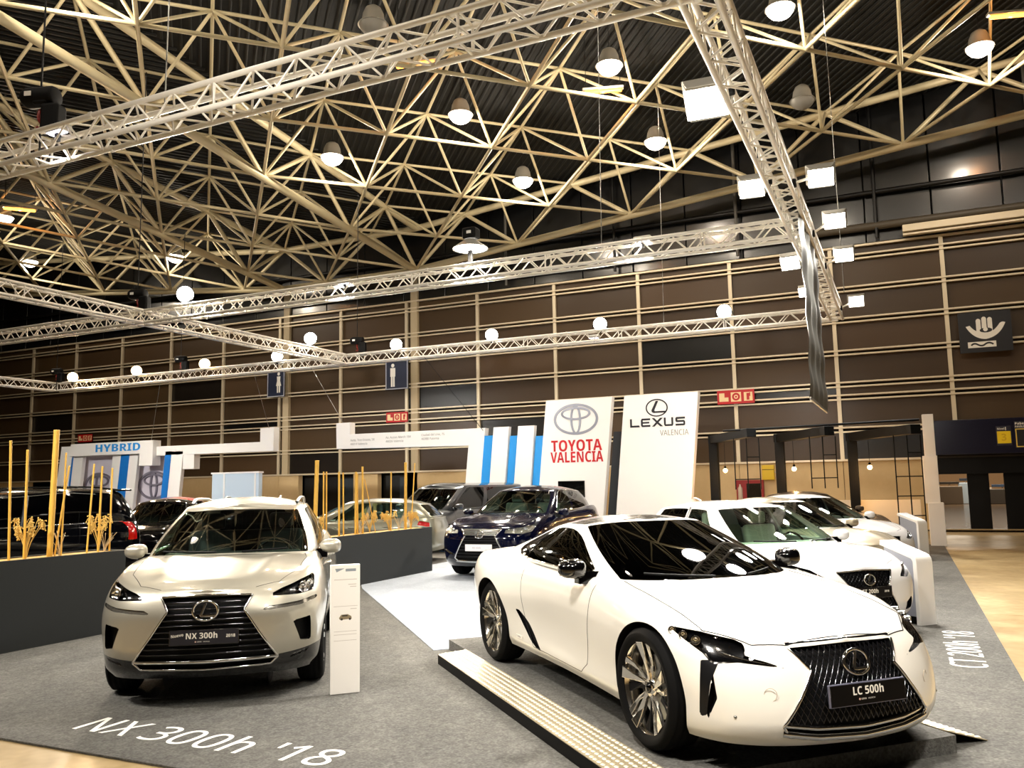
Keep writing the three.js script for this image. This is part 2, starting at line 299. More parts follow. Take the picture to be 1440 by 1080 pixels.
// unseen truss and floodlights over the viewer, placed to light the cars and planters
boxTruss('unseen silver box truss above the viewer, placed to carry the floodlights there', [-13, TY, -1.6], [3, TY, -1.6]);
[['unseen floodlight over the viewer, placed to light the champagne car', -8.2, [-6.4, 0.6, -7]], ['unseen floodlight over the viewer, placed to light the left planter', -11.5, [-10, 0.8, -8]], ['unseen floodlight over the viewer, placed to light the white coupe', -2.6, [-1.5, 0.5, -6]], ['unseen floodlight over the viewer, placed to light the area past the white coupe', 1.2, [-1.2, 0.6, -9]], ['unseen floodlight over the viewer, placed to light the second planter', -5.2, [-7.5, 0.6, -13]]].forEach(([l, x, q]) => flood(l, [x, 6.0, -1.95], q, [x, 6.0, -1.7], LEVEL.front, 1, 40));
for (const [l, x, q] of [['unseen floodlight left of the picture, placed to light the display wall with blue lettering', -27, [-28, 2.2, -24]], ['unseen floodlight left of the picture, placed to light the hanging beam', -25.5, [-21, 2.5, -24]]]) flood(l, [x, 6.0, -14.35], q, [x, 6.0, -14.6], LEVEL.front * 3);  // unseen floodlights, placed to brighten the white display and beam at the left
// round spotlights standing on the far truss
const spotGeo = { can: lathe([[0.0, -0.2], [0.07, -0.2], [0.15, -0.12], [0.205, 0.03], [0.215, 0.05], [0.2, 0.05], [0.19, 0.02]], 24).rotateX(R(90)), lens: at(new THREE.SphereGeometry(0.2, 20, 12, 0, 7, 0, 1.5), 0, 0, 0.0, R(90)) };
function spot(label, pos, target, cd, warm, group) {
  const t = thing('spot_light', label, 'spotlight', pos, 0, group || 'spotlights standing on the far truss');
  const h = sub('lamp_head', t); aim(h, pos, target); part('housing', spotGeo.can, M.black, h); part('lens', spotGeo.lens, warm ? M.warmGlow : M.coolGlow, h);
  part('yoke', tube([[-0.22, 0, 0], [-0.22, -0.14, 0], [0, -0.22, 0], [0.22, -0.14, 0], [0.22, 0, 0]], 0.012, 6), M.black, t); part('clamp', box(0.06, 0.14, 0.06, 0, -0.2, 0, 0.01), M.black, t);
  const d = V(...target).sub(V(...pos)).normalize().multiplyScalar(0.25); spotLight(pos.map((v, i) => v + d.toArray()[i]), target, cd, warm ? 0xffdcb0 : 0xfff4e2, 55, 10);
}
[['warm spotlight on the far truss at the left, leftmost of its row', -30.3, -13, -12, 1], ['warm spotlight on the far truss, second from the left', -26.7, -13, -9, 1], ['warm spotlight on the far truss, third from the left', -23.2, -10, -9, 1], ['spotlight above the woman restroom sign', -19.8, -9, -9, 0],
  ['spotlight above the man restroom sign', -14.85, -7, -10, 0], ['spotlight on the far truss straight above the blue stripes', -11.35, -7, -13, 0], ['spotlight on the far truss above the gap between the two brand panels', -7.8, -4, -13, 0], ['spotlight at the right end of the far truss', -4.2, -2, -13, 0]]
  .forEach(([l, x, tx, tz, w]) => spot(l, [x, 6.36, -23.1], [tx, 0.6, tz], LEVEL.spot, w));
spot('very bright spotlight standing on the middle truss at its crossing', [-15.66, 6.5, -14.9], [-7, 0.6, -8], LEVEL.spot * 1.6, 0, 'spotlights on the middle truss');
spot('spotlight on the crossing truss near its far end', [-17.0, 6.5, -21.4], [-9, 0.6, -12], LEVEL.spot, 0, 'spotlights on the crossing truss');
{ // fan-shaped floodlight with a ballast box above the middle truss
  const t = thing('stage_light', 'black-topped stage light shining down above the middle truss', 'stage light', [-7.7, 6.5, -14.75]);
  part('ballast', box(0.3, 0.22, 0.24, 0.02, 0.32, 0, 0.03), M.black, t); part('label_plate', box(0.1, 0.06, 0.01, 0.03, 0.33, 0.122), M.white, t);
  part('reflector', lathe([[0.1, 0.2], [0.16, 0.16], [0.36, 0.02], [0.37, 0.0], [0.34, 0.02]], 28), M.lampBody, t); part('lens', at(lathe([[0, -0.03], [0.2, -0.025], [0.34, 0.01]], 28)), M.coolGlow, t); part('clamp', box(0.08, 0.4, 0.08, 0, -0.16, 0), M.black, t);
  spotLight([-7.7, 6.42, -14.75], [-7.5, 0, -13.5], LEVEL.spot, 0xfff4e2, 60, 15);
}
// small projector heads lying in the trusses
[['small lit profile lamp inside the near truss, left of its crossing tubes', [-9.2, 6.2, -6.66], [-10, 0, -9], 60], ['small lit profile lamp on top of the middle truss, left of the stage light', [-10.8, 6.2, -14.75], [-15, 2.6, -24], 420], ['small lit profile lamp on top of the middle truss at the right', [-4.1, 6.2, -14.75], [-8.4, 2.6, -24], 240], ['small lit profile lamp inside the far truss', [-8.0, 6.0, -23.1], [-9, 0, -20], 40]].forEach(([l, p, q, cd]) => {
  const t = thing('profile_lamp', l, 'lamp', p); part('housing', box(0.34, 0.1, 0.16, 0, 0, 0, 0.03), M.lampBody, t); part('lens', box(0.26, 0.012, 0.1, 0, -0.054, 0.01), M.stripGlow, t); part('clamp', box(0.05, 0.12, 0.05, 0, -0.1, 0), M.black, t);
  spotLight([p[0], p[1] - 0.09, p[2] + 0.01], q, cd, 0xfff6ea, 42, 10);
});
// hall lamps under the roof, on the grid of the space frame
const bayGeo = { body: lathe([[0.05, 0.52], [0.12, 0.5], [0.2, 0.44], [0.26, 0.3], [0.29, 0.12], [0.38, 0.02], [0.39, 0], [0.36, 0.01]], 28), lens: lathe([[0.0, -0.27], [0.13, -0.25], [0.25, -0.18], [0.33, -0.08], [0.36, 0.02]], 28) };
function bay(label, x, y, z, lit, cd = LEVEL.bay) {
  const t = thing('high_bay_lamp', label, 'lamp', [x, y, z], 0, lit ? 'lit hall lamps under the roof' : 'unlit hall lamps under the roof');
  part('housing', bayGeo.body, M.lampBody, t); part('lens', bayGeo.lens, lit ? M.bayGlow : std(0x8f8c84, 0.4), t); part('suspension', bar([0, 0.5, 0], [0, yU(x, z) - y + 0.2, 0], 0.012, 6), M.night, t);
  if (lit) { const L = new THREE.PointLight(0xfff0da, cd, 0, 2); L.position.set(x, y - 0.33, z); L.castShadow = true; L.shadow.radius = 10; scene.add(L); }
}
[['lit hall lamp under the roof, upper left of the orange tube lamp', -6.72, 13.3, -21.4, 1], ['lit hall lamp straight below the middle of the near truss', -11.45, 12.85, -21.4, 1], ['lit hall lamp nearest to the long girder on the left', -16.2, 12.4, -21.4, 1], ['lit hall lamp above the stage light on the middle truss', -11.5, 12.35, -26.1, 1], ['lit hall lamp left of the large floodlight', -6.7, 12.85, -26.1, 1],
  ['lit hall lamp at the upper right corner above the dark panels', 2.75, 13.8, -26.1, 1], ['lit hall lamp cut off by the top edge, right of the receding truss', -2.1, 13.75, -21.4, 1], ['unlit round hall lamp above the near truss', -11.4, 13.3, -16.7, 0], ['unlit round hall lamp right of the receding truss', -2.08, 13.3, -26.2, 0],
  ['lit hall lamp in the left roof bay, low above the crossing trusses', -37.9, 12.9, -26.3, 1], ['lit hall lamp in the left roof bay beside the far girder', -28.5, 11.95, -26.5, 1], ['lit hall lamp in the left roof bay at the left edge', -32.6, 12.9, -21.4, 1]].forEach((a) => bay(...a));
for (const [x, z] of [[-11.5, -7.2], [-2.1, -7.2], [-6.7, -12], [2.7, -12], [-16.2, -12], [-2.1, 2], [-11, 2], [7, -3]]) bay('hall lamp under the roof outside the picture', x, yL(x, z) + 0.6, z, 1, z > -5 ? LEVEL.bay * 3.4 : LEVEL.bay);  // out of view; those behind the viewer are stronger to light the near truss
// orange tube lamps
[['glowing orange tube lamp under the roof, right of a hall lamp', [-7.25, 13.1, -22.4], 0.3], ['glowing orange tube lamp at the top right corner', [3.4, 13.9, -24.8], 0.3], ['glowing orange tube lamp seen through the near truss', [-11.2, 13.0, -18.4], 0.2], ['glowing orange tube lamp in the left roof bay', [-30.3, 12.6, -20.5], 0.8]].forEach(([l, p, a]) => {
  const t = thing('tube_lamp', l, 'lamp', p, a, 'orange tube lamps under the roof'); part('housing', box(1.2, 0.08, 0.18, 0, 0.09, 0, 0.02), M.lampBody, t); part('tube', at(new THREE.CapsuleGeometry(0.05, 1.0, 6, 12), 0, 0, 0, 0, 0, R(90)), M.orangeGlow, t); part('suspension', merge([bar([-0.5, 0.1, 0], [-0.5, yU(p[0], p[2]) - p[1] + 0.3, 0], 0.01, 5), bar([0.5, 0.1, 0], [0.5, yU(p[0], p[2]) - p[1] + 0.3, 0], 0.01, 5)]), M.night, t);
  const L = new THREE.PointLight(0xffa550, LEVEL.tube, 0, 2); L.position.set(p[0], p[1] - 0.1, p[2]); L.castShadow = true; scene.add(L);
});
// chain hoists with their cables
function hoist(label, x, z, big = 1) {
  const y = TY + 0.2, t = thing('chain_hoist', label, 'hoist', [x, y, z], 0.3, 'black chain hoists on the trusses');
  part('motor', merge([at(lathe([[0, -0.22], [0.11, -0.22], [0.13, -0.18], [0.13, 0.16], [0.1, 0.22], [0, 0.22]], 20), 0, 0.42 * big, 0, 0, 0, R(90)), box(0.2, 0.2, 0.2, 0.05, 0.4 * big, 0, 0.03)]), M.black, t); part('chain_bag', at(box(0.24, 0.4, 0.22, 0, 0, 0, 0.05), 0.2, 0.16, 0.02), M.black, t);
  part('hook', tube([[0, 0.32, 0], [0, 0.2, 0.02], [0.03, 0.12, 0], [0, 0.06, 0], [-0.03, 0.1, 0]], 0.02, 8), std(0x8e1812, 0.4), t); part('label_plate', box(0.09, 0.06, 0.01, -0.08, 0.42 * big, 0.135), M.white, t);
  part('chain', bar([0, 0.5, 0], [0.02, yL(x, z) - y, 0], 0.012, 6), M.darkMetal, t); part('sling', tube([[-0.02, 0.08, 0], [0.14, -0.1, 0.16], [0.1, -0.36, 0.1]], 0.014, 6), M.black, t);
}
hoist('black chain hoist with red hook on the near truss at the left', -9.55, -6.66, 1.15); hoist('black chain hoist at the crossing of the two left trusses', -17.1, -14.75); hoist('black chain hoist on the far truss at the left edge', -31.0, -22.9); hoist('black chain hoist on the far truss beside the third warm spotlight', -24.4, -23.1); hoist('black chain hoist on the far truss above the man restroom sign', -16.4, -23.1);
// thin suspension wires
const wire = (label, list, mat) => { const t = thing('suspension_wire', label, 'wire', list[0]); for (let i = 0; i + 1 < list.length; i++) part('wire', bar(list[i].map((v, k) => v - list[0][k]), list[i + 1].map((v, k) => v - list[0][k]), 0.009, 5), mat || M.satin, t); };
wire('pair of thin wires from the roof to the near truss at the left', [[-7.4, 6.15, -6.66], [-7.3, 15.4, -6.7]]); wire('thin wire from the roof to the middle truss at its right half', [[-4.9, 6.15, -14.75], [-4.8, 14.2, -14.8]]); wire('thin wire from the roof to the far truss left of the right spotlight', [[-5.9, 6.15, -23.1], [-5.8, 13.6, -23.1]]); wire('thin wire with a hook right of the receding truss', [[-1.0, 6.1, -21], [-1.05, 15.0, -21]]);
wire('two wires holding the left end of the white address beam', [[-17.6, 3.95, -24], [-18.4, 6.0, -23.1]]); wire('two wires holding the hanging white beam at the left', [[-20.9, 3.92, -24], [-20.9, 6.0, -23.1]]); wire('wire over the white header with blue lettering', [[-26.8, 3.7, -24], [-25.4, 6.0, -23.1]]); wire('dark cable sloping from the far truss to the blue stripes', [[-12.1, 3.45, -23.9], [-13.9, 6.0, -23.1]], M.black);
{ // silvery banner under the right truss, seen almost edge-on
  const t = thing('hanging_banner', 'narrow silvery banner sheet hanging below the right truss, seen edge-on', 'banner', [-1.2, 0, -14.8]);
  const g = new THREE.PlaneGeometry(2.95, 2.95, 36, 30), p = g.attributes.position; for (let i = 0; i < p.count; i++) p.setZ(i, 0.02 * Math.sin(p.getX(i) * 7 + p.getY(i) * 2) + 0.012 * Math.sin(p.getY(i) * 9)); g.computeVertexNormals();
  part('sheet', g.rotateY(R(90)).translate(0, 4.42, 0), phys({ color: 0x83837e, metalness: 0.6, roughness: 0.38, side: THREE.DoubleSide }), t);
  part('bottom_bar', box(0.03, 0.05, 2.97, 0, 2.94, 0, 0.01), M.satin, t); part('top_bar', box(0.03, 0.05, 2.97, 0, 5.88, 0, 0.01), M.satin, t);
}
// ------------------------------------------------------------------ the stand: carpet, planters, panels, signs
const font = await new FontLoader().loadAsync('fonts/droid/droid_sans_bold.typeface.json'), fontR = await new FontLoader().loadAsync('fonts/droid/droid_sans_regular.typeface.json');
function letters(text, size, depth, f = font, sx = 1) { const g = new TextGeometry(text, { font: f, size, depth, curveSegments: 6, bevelEnabled: false }); g.computeBoundingBox(); g.scale(sx, 1, 1); return g; }
M.signWhite = std(0xeeebe6, 0.5); M.blue = std(0x0a6fc2, 0.5); M.skyBlue = std(0x1f8fdb, 0.5); M.red = std(0xc01018, 0.45); M.anthracite = std(0x24282a, 0.75);
{ // carpets: grey over the whole stand, a pale field in the middle
  const c = struct('floor_carpet', 'dark grey exhibition carpet of the stand');
  part('grey_carpet', worldUV(box(40.8, 0.012, 20.2, -19.6, 0.006, -14.2)), M.carpet, c);
  const poly = [[-4.62, -7.9], [-8.5, -12.15], [-9.5, -13.5], [-9.5, -21], [-2.4, -21], [-2.4, -10.2]];
  part('pale_carpet', worldUV(extr(poly.map(([x, z]) => [x, -z]), 0.008).rotateX(R(-90)).translate(0, 0.0125, 0)), M.paleCarpet, c, 'pale blue-white carpet field');
  part('blue_carpet', worldUV(box(14, 0.008, 3.4, -16.5, 0.017, -21.2)), std(0x2a7fc8, 0.9), c, 'blue carpet strip under the van');
}
{ // lettering laid on the carpet
  const white = std(0xf2f0ea, 0.7);
  const a = thing('floor_lettering', 'white lettering laid on the carpet before the champagne car', 'lettering', [-5.72, 0.013, -4.45]);
  part('letters', letters("NX 300h '18", 0.315, 0.002, fontR, 2.07 / 2.09).rotateX(R(-90)), white, a);
  const b = thing('floor_lettering', 'white lettering laid along the right carpet edge', 'lettering', [0.58, 0.013, -8.85]);
  part('letters', letters("CT 200h '18", 0.31, 0.002, fontR, 0.9).rotateX(R(-90)).rotateY(R(90)), white, b);
}
{ // low platform under the coupe with two metal ramps
  const t = thing('platform', 'low grey carpeted platform under the white coupe with metal tread ramps', 'platform', [-1.901, 0.012, -6.832], -0.782);
  part('deck', worldUV(box(4.6, 0.108, 2.0, -0.35, 0.054, 0.0)), M.carpet, t);
  const tread = std(0xbcae8e, 0.34, 0.65), studMat = std(0xf6efd8, 0.3, 0.4);
  const ramp = (z0, z1, y0, y1, x0, x1, name) => {
    const g = sub(name, t);
    part('tread_plate', extr([[z0, y0], [z1, y1], [z1, y1 - 0.006], [z0, y0 - 0.006]], x1 - x0).rotateY(R(90)).scale(1, 1, -1).rotateY(Math.PI).translate(x0, 0, 0), tread, g);
    return g;
  };
  const strip = (zi, yi, zo, yo, x0, x1) => {        // sloped plate with rows of raised studs
    const g = sub('ramp', t), len = Math.hypot(zo - zi, yo - yi), ang = Math.atan2(yi - yo, zo - zi), sgn = Math.sign(zo - zi);
    const pl = box(x1 - x0, 0.006, len).applyMatrix4(new THREE.Matrix4().makeRotationX(Math.atan2(yi - yo, Math.abs(zo - zi)) * sgn)).translate((x0 + x1) / 2, (yi + yo) / 2, (zi + zo) / 2);
    part('tread_plate', pl, tread, g);
    const st = new THREE.SphereGeometry(0.0165, 8, 4, 0, 7, 0, 1.2), list = [], nx = Math.round((x1 - x0) / 0.052), nz = Math.round(len / 0.046);
    const im = new THREE.InstancedMesh(st, studMat, nx * nz); im.name = 'tread_stud'; im.userData.kind = 'stuff'; finish(im); let k = 0;
    for (let i = 0; i < nx; i++) for (let j = 0; j < nz; j++) { const f = (j + 0.5) / nz; im.setMatrixAt(k++, new THREE.Matrix4().makeScale(1.25, 0.7, 1).setPosition(x0 + (i + 0.5 + (j % 2) * 0.5) * (x1 - x0) / (nx + 0.5), lerp(yi, yo, f) + 0.0, lerp(zi, zo, f))); }
    g.add(im); return g;
  };
  strip(1.0, 0.112, 1.29, 0.09, -2.02, 2.9); part('ramp_skirt', box(4.92, 0.085, 0.012, 0.44, 0.043, 1.285), M.black, t); part('ramp_end', box(0.012, 0.095, 0.29, -2.02, 0.048, 1.145), M.black, t); part('ramp_end', box(0.012, 0.095, 0.29, 2.9, 0.048, 1.145), M.black, t);
  strip(-1.0, 0.112, -1.38, 0.004, -2.0, 1.85);
}
// planters with bamboo canes and dried plants
function planter(label, x, z0, z1, h) {
  const t = thing('planter', label, 'planter', [x, 0.012, (z0 + z1) / 2], 0, 'dark grey planter boxes');
  const l = Math.abs(z1 - z0), w = 0.5;
  for (const [gx, gw, gd, gz] of [[w / 2 - 0.015, 0.03, l, 0], [-w / 2 + 0.015, 0.03, l, 0]]) part('long_side', worldUV(box(gw, h, gd, gx - w / 2, h / 2, gz)), M.anthracite, t);
  for (const s of [1, -1]) part('short_side', box(w - 0.06, h, 0.03, -w / 2, h / 2, s * (l / 2 - 0.015)), M.anthracite, t);
  part('straw_bed', box(w - 0.06, 0.05, l - 0.06, -w / 2, h - 0.04, 0), new THREE.MeshStandardMaterial({ map: texFrom(256, (i) => mixc([120, 92, 40], [220, 180, 90], F256[i]), true, 3), roughness: 0.9 }), t);
  return t;
}
planter('long dark grey planter box at the left edge', -9.0, -3.2, -7.72, 0.99); planter('dark grey planter box behind the white information board', -8.82, -10.4, -15.05, 0.89);
M.bamboo = new THREE.MeshStandardMaterial({ color: 0xf6cd68, roughness: 0.55, map: texFrom(64, (i) => mixc([205, 190, 150], [255, 245, 215], F256[(i * 7) % 65536]), true, 2) });
M.straw = std(0xd8b45e, 0.75); M.paleStraw = std(0xcbb48c, 0.75);
function cane(label, x, y, z, h, r, lean, group) {
  const t = thing('bamboo_cane', label, 'bamboo', [x, y, z], 0, group); const n = Math.max(3, Math.round(h / 0.32)), pts = [[0, 0]];
  for (let i = 0; i < n; i++) { const a = i / n * h, b = (i + 1) / n * h; pts.push([r, a + 0.004], [r * 0.97, (a + b) / 2], [r, b - 0.012], [r * 1.09, b - 0.004]); } pts.push([r * 0.8, h], [0, h]);
  part('stalk', at(lathe(pts, 10), 0, 0, 0, lean[1], 0, -lean[0]), M.bamboo, t); return t;
}
function canes(list, X, group) { for (const [l, z, h, r, dz, dx] of list) cane(l, X, X < -9.1 ? 0.94 : 0.85, z, h, r, [dx || 0, dz || 0], group); }
const caneRow = (names, zs, hs, dz, rs, X, group) => canes(names.map((n, i) => [n, zs[i], hs[i], rs[i], dz[i] / hs[i]]), X, group);
caneRow(['bamboo cane in the left planter, leftmost of all', 'bamboo cane in the left planter, second from the left', 'thick bamboo pole in the left planter, tallest there', 'thin bamboo cane crossing behind the thick pole, leaning right', 'thin bamboo cane just right of the thick pole', 'bamboo cane in the left planter, third from its right end', 'bamboo cane in the left planter, second from its right end', 'bamboo cane at the right end of the left planter'],
  [-6.35, -6.53, -6.85, -6.91, -7.0, -7.35, -7.51, -7.68], [1.4, 1.3, 1.55, 1.13, 1.28, 1.15, 1.12, 1.1], [0.05, 0.02, -0.02, -0.15, -0.01, -0.06, -0.02, 0], [0.014, 0.014, 0.034, 0.011, 0.01, 0.011, 0.012, 0.011], -9.25, 'bamboo canes in the left planter');
caneRow(['thick yellow bamboo pole at the left end of the second planter', 'bamboo cane beside the thick pole, left of a pair', 'bamboo cane beside the thick pole, right of a pair', 'bamboo cane in the second planter, fourth from the left', 'bamboo cane in the second planter, fifth from the left', 'bamboo cane in the middle of the second planter, left of a pair', 'bamboo cane in the middle of the second planter, right of a pair', 'bamboo cane right of the middle pair, with a leaning twig', 'thin bamboo twig leaning to the left in the second planter', 'bamboo cane in the second planter, third from its right end', 'thick bamboo cane in the second planter near its right end', 'bamboo cane at the right end of the second planter, leaning'],
  [-11.58, -11.82, -11.9, -12.26, -12.39, -12.75, -12.82, -12.98, -13.4, -13.91, -14.44, -14.64], [1.35, 1.16, 1.16, 1.16, 1.15, 1.16, 1.13, 1.26, 1.1, 1.17, 1.36, 1.36], [-0.05, 0.01, 0.01, 0.01, 0.02, -0.01, 0.02, 0.02, 0.38, -0.01, -0.01, -0.16], [0.036, 0.014, 0.014, 0.018, 0.014, 0.022, 0.014, 0.02, 0.009, 0.014, 0.028, 0.012], -9.07, 'bamboo canes in the second planter');
function dried(label, x, y, z, h, bushy, mat, group) {
  const t = thing('dried_plant', label, 'dried plant', [x, y, z], 0, group), st = [], hd = [];
  for (let i = 0; i < (bushy ? 14 : 9); i++) { const a = rnd() * 6.3, l = h * (0.7 + 0.3 * rnd()), s = 0.05 + rnd() * 0.1; const tip = [Math.cos(a) * s * 1.3, l, Math.sin(a) * s]; st.push(tube([[0, 0, 0], [Math.cos(a) * s * 0.3, l * 0.5, Math.sin(a) * s * 0.3], tip], 0.0035, 4, 6)); if (bushy) for (let k = 0; k < 9; k++) { const b = rnd() * 6.3, q = [tip[0] + Math.cos(b) * 0.05 * rnd(), tip[1] - 0.12 * rnd() + 0.03, tip[2] + Math.sin(b) * 0.05 * rnd()]; hd.push(tube([tip, [(tip[0] + q[0]) / 2, (tip[1] + q[1]) / 2 + 0.02, (tip[2] + q[2]) / 2], q], 0.004, 3, 4), at(new THREE.IcosahedronGeometry(0.009, 0), ...q)); } }
  part('stem', merge(st), mat, t).userData.kind = 'stuff'; if (hd.length) part('seed_head', merge(hd), M.straw, t).userData.kind = 'stuff';
}
[['bushy yellow dried plant beside the leftmost bamboo cane', -6.55, 0.5, 1, M.straw], ['bare pale dried twigs left of the thick pole', -6.98, 0.34, 0, M.paleStraw], ['yellow dried flowers in the left planter near its right end', -7.52, 0.5, 1, M.straw], ['bare pale twigs at the right end of the left planter', -7.6, 0.3, 0, M.paleStraw]].forEach(([l, z, h, b, m]) => dried(l, -9.25, 0.94, z, h, b, m, 'dried plants in the left planter'));
[['yellow dried plant at the left of the second planter', -11.6, 0.4, 1, M.straw], ['yellow dried plant under the leaning twig', -13.2, 0.42, 1, M.straw], ['yellow dried plant right of the leaning twig', -13.85, 0.42, 1, M.straw], ['pale dried grass between the right canes', -14.2, 0.4, 0, M.paleStraw], ['yellow dried plant at the right end of the second planter', -14.62, 0.36, 1, M.straw], ['pale dried grass in the middle of the second planter', -12.9, 0.34, 0, M.paleStraw]].forEach(([l, z, h, b, m]) => dried(l, -9.07, 0.85, z, h, b, m, 'dried plants in the second planter'));
// slanted display panels at the back of the stand
const lean = (x0, x1, y0, y1, s) => [[x0 - s * (y1 - y0), y0], [x1 - s * (y1 - y0), y0], [x1, y1], [x0, y1]];
function ring(cx, cy, a, b, w, d) { const s = new THREE.Shape().absellipse(cx, cy, a, b, 0, Math.PI * 2, false, 0), h = new THREE.Path().absellipse(cx, cy, a - w, b - w, 0, Math.PI * 2, true, 0); s.holes.push(h); return new THREE.ExtrudeGeometry(s, { depth: d, bevelEnabled: false, curveSegments: 40 }); }
function triOval(w, d) { const k = w / 2; return [ring(0, 0, k, k * 0.66, k * 0.1, d), ring(0, k * 0.24, k * 0.66, k * 0.28, k * 0.085, d * 1.15), ring(0, -k * 0.02, k * 0.24, k * 0.62, k * 0.085, d * 1.3)]; }
{
  const t = thing('display_panel', 'tall leaning white panel with silver oval emblem and red lettering', 'panel', [-8.87, 0, -24], 0, 'leaning brand panels');
  part('board', extr(lean(-1.07, 1.06, 0, 4.28, 0.11), 0.26, 0.01).translate(0, 0, -0.26), M.signWhite, t);
  const silver = std(0x9c9fab, 0.35, 0.5), e = sub('oval_emblem', t, [-0.1, 3.67, 0.002]); for (const g of triOval(1.44, 0.03)) part('emblem_ring', g, silver, e);
  const a = letters('TOYOTA', 0.36, 0.012), b = letters('VALENCIA', 0.34, 0.012); for (const [g, w, x, y] of [[a, 1.64, -0.93, 2.7], [b, 1.7, -0.96, 2.36]]) { g.computeBoundingBox(); const q = g.boundingBox; g.translate(-q.min.x, 0, 0).scale(w / (q.max.x - q.min.x), 0.95, 1).translate(x, y, 0.002); part('lettering', g, M.red, t); }
  const u = thing('display_panel', 'tall leaning white panel with dark round emblem and dark lettering', 'panel', [-6.32, 0, -24], 0, 'leaning brand panels');
  part('board', extr(lean(-1.09, 1.1, 0, 4.28, 0.106), 0.3, 0.01).translate(0, 0, -0.3), M.signWhite, u);
  part('foot', extr([[0.5, 0], [1.35, 0], [1.0, 0.9], [0.8, 1.2], [0.5, 1.2]], 0.3, 0.02).translate(0, 0, -0.32), M.signWhite, u);
  const dk = std(0x14131c, 0.5), em = sub('round_emblem', u, [-0.12, 3.88, 0.002]); part('emblem_ring', ring(0, 0, 0.33, 0.26, 0.035, 0.014), dk, em);
  part('emblem_letter', extr([[0.05, 0.2], [-0.02, 0.2], [-0.16, -0.07], [-0.15, -0.12], [-0.1, -0.15], [0.25, -0.15], [0.29, -0.1], [-0.06, -0.1], [-0.075, -0.07]], 0.014), dk, em);
  const bars = (list, w) => list.map((p) => p); // wide block lettering drawn as strokes
  const S = 0.055, H = 0.25, glyph = { L: [[[0, 0], [0, H], [S, H], [S, S], [0.27, S], [0.29, 0]]], E: [[[0.03, 0], [0, 0.05], [0, 0.2], [0.03, H], [0.28, H], [0.28, H - S], [S, H - S], [S, S], [0.28, S], [0.28, 0]], [[S, 0.1], [S, 0.15], [0.25, 0.15], [0.25, 0.1]]], X: [[[0, 0], [0.12, 0.125], [0, H], [0.075, H], [0.16, 0.165], [0.25, H], [0.33, H], [0.2, 0.125], [0.33, 0], [0.25, 0], [0.16, 0.085], [0.075, 0]]], U: [[[0, H], [S, H], [S, S], [0.22, S], [0.22, H], [0.22 + S, H], [0.22 + S, 0.05], [0.25, 0], [0.03, 0], [0, 0.05]]], S: [[[0, 0], [0, S], [0.23, S], [0.23, 0.1], [0.03, 0.1], [0, 0.13], [0, 0.22], [0.03, H], [0.28, H], [0.28, H - S], [S, H - S], [S, 0.155], [0.25, 0.155], [0.28, 0.12], [0.28, 0.03], [0.25, 0]]] };
  let x = -0.94; for (const [ch, w] of [['L', 0.33], ['E', 0.33], ['X', 0.36], ['U', 0.34], ['S', 0.3]]) { part('lettering', merge(glyph[ch].map((p) => extr(p, 0.012))).translate(x, 3.33, 0.002), dk, u); x += w; }
  const v = letters('VALENCIA', 0.16, 0.01, fontR); v.computeBoundingBox(); v.scale(0.84 / v.boundingBox.max.x, 1, 1).translate(-0.05, 3.06, 0.002); part('lettering', v, std(0x8a8880, 0.6), u);
  const p = thing('infill_panel', 'dark slanted panel between the two white brand panels', 'panel', [-7.6, 0, -24.2]); part('board', extr(lean(-0.25, 0.2, 0, 3.24, 0.106), 0.08, 0.008).translate(0, 0, -0.1), std(0x1a1d22, 0.6), p);
  const tv = thing('television', 'black television screen on the white panel with the oval emblem', 'television', [-9.16, 1.55, -23.96]); part('screen', box(0.84, 0.48, 0.04, 0, 0, 0.02, 0.008), M.gloss, tv); part('bezel', box(0.86, 0.5, 0.03, 0, 0, 0.005, 0.008), M.black, tv);
}
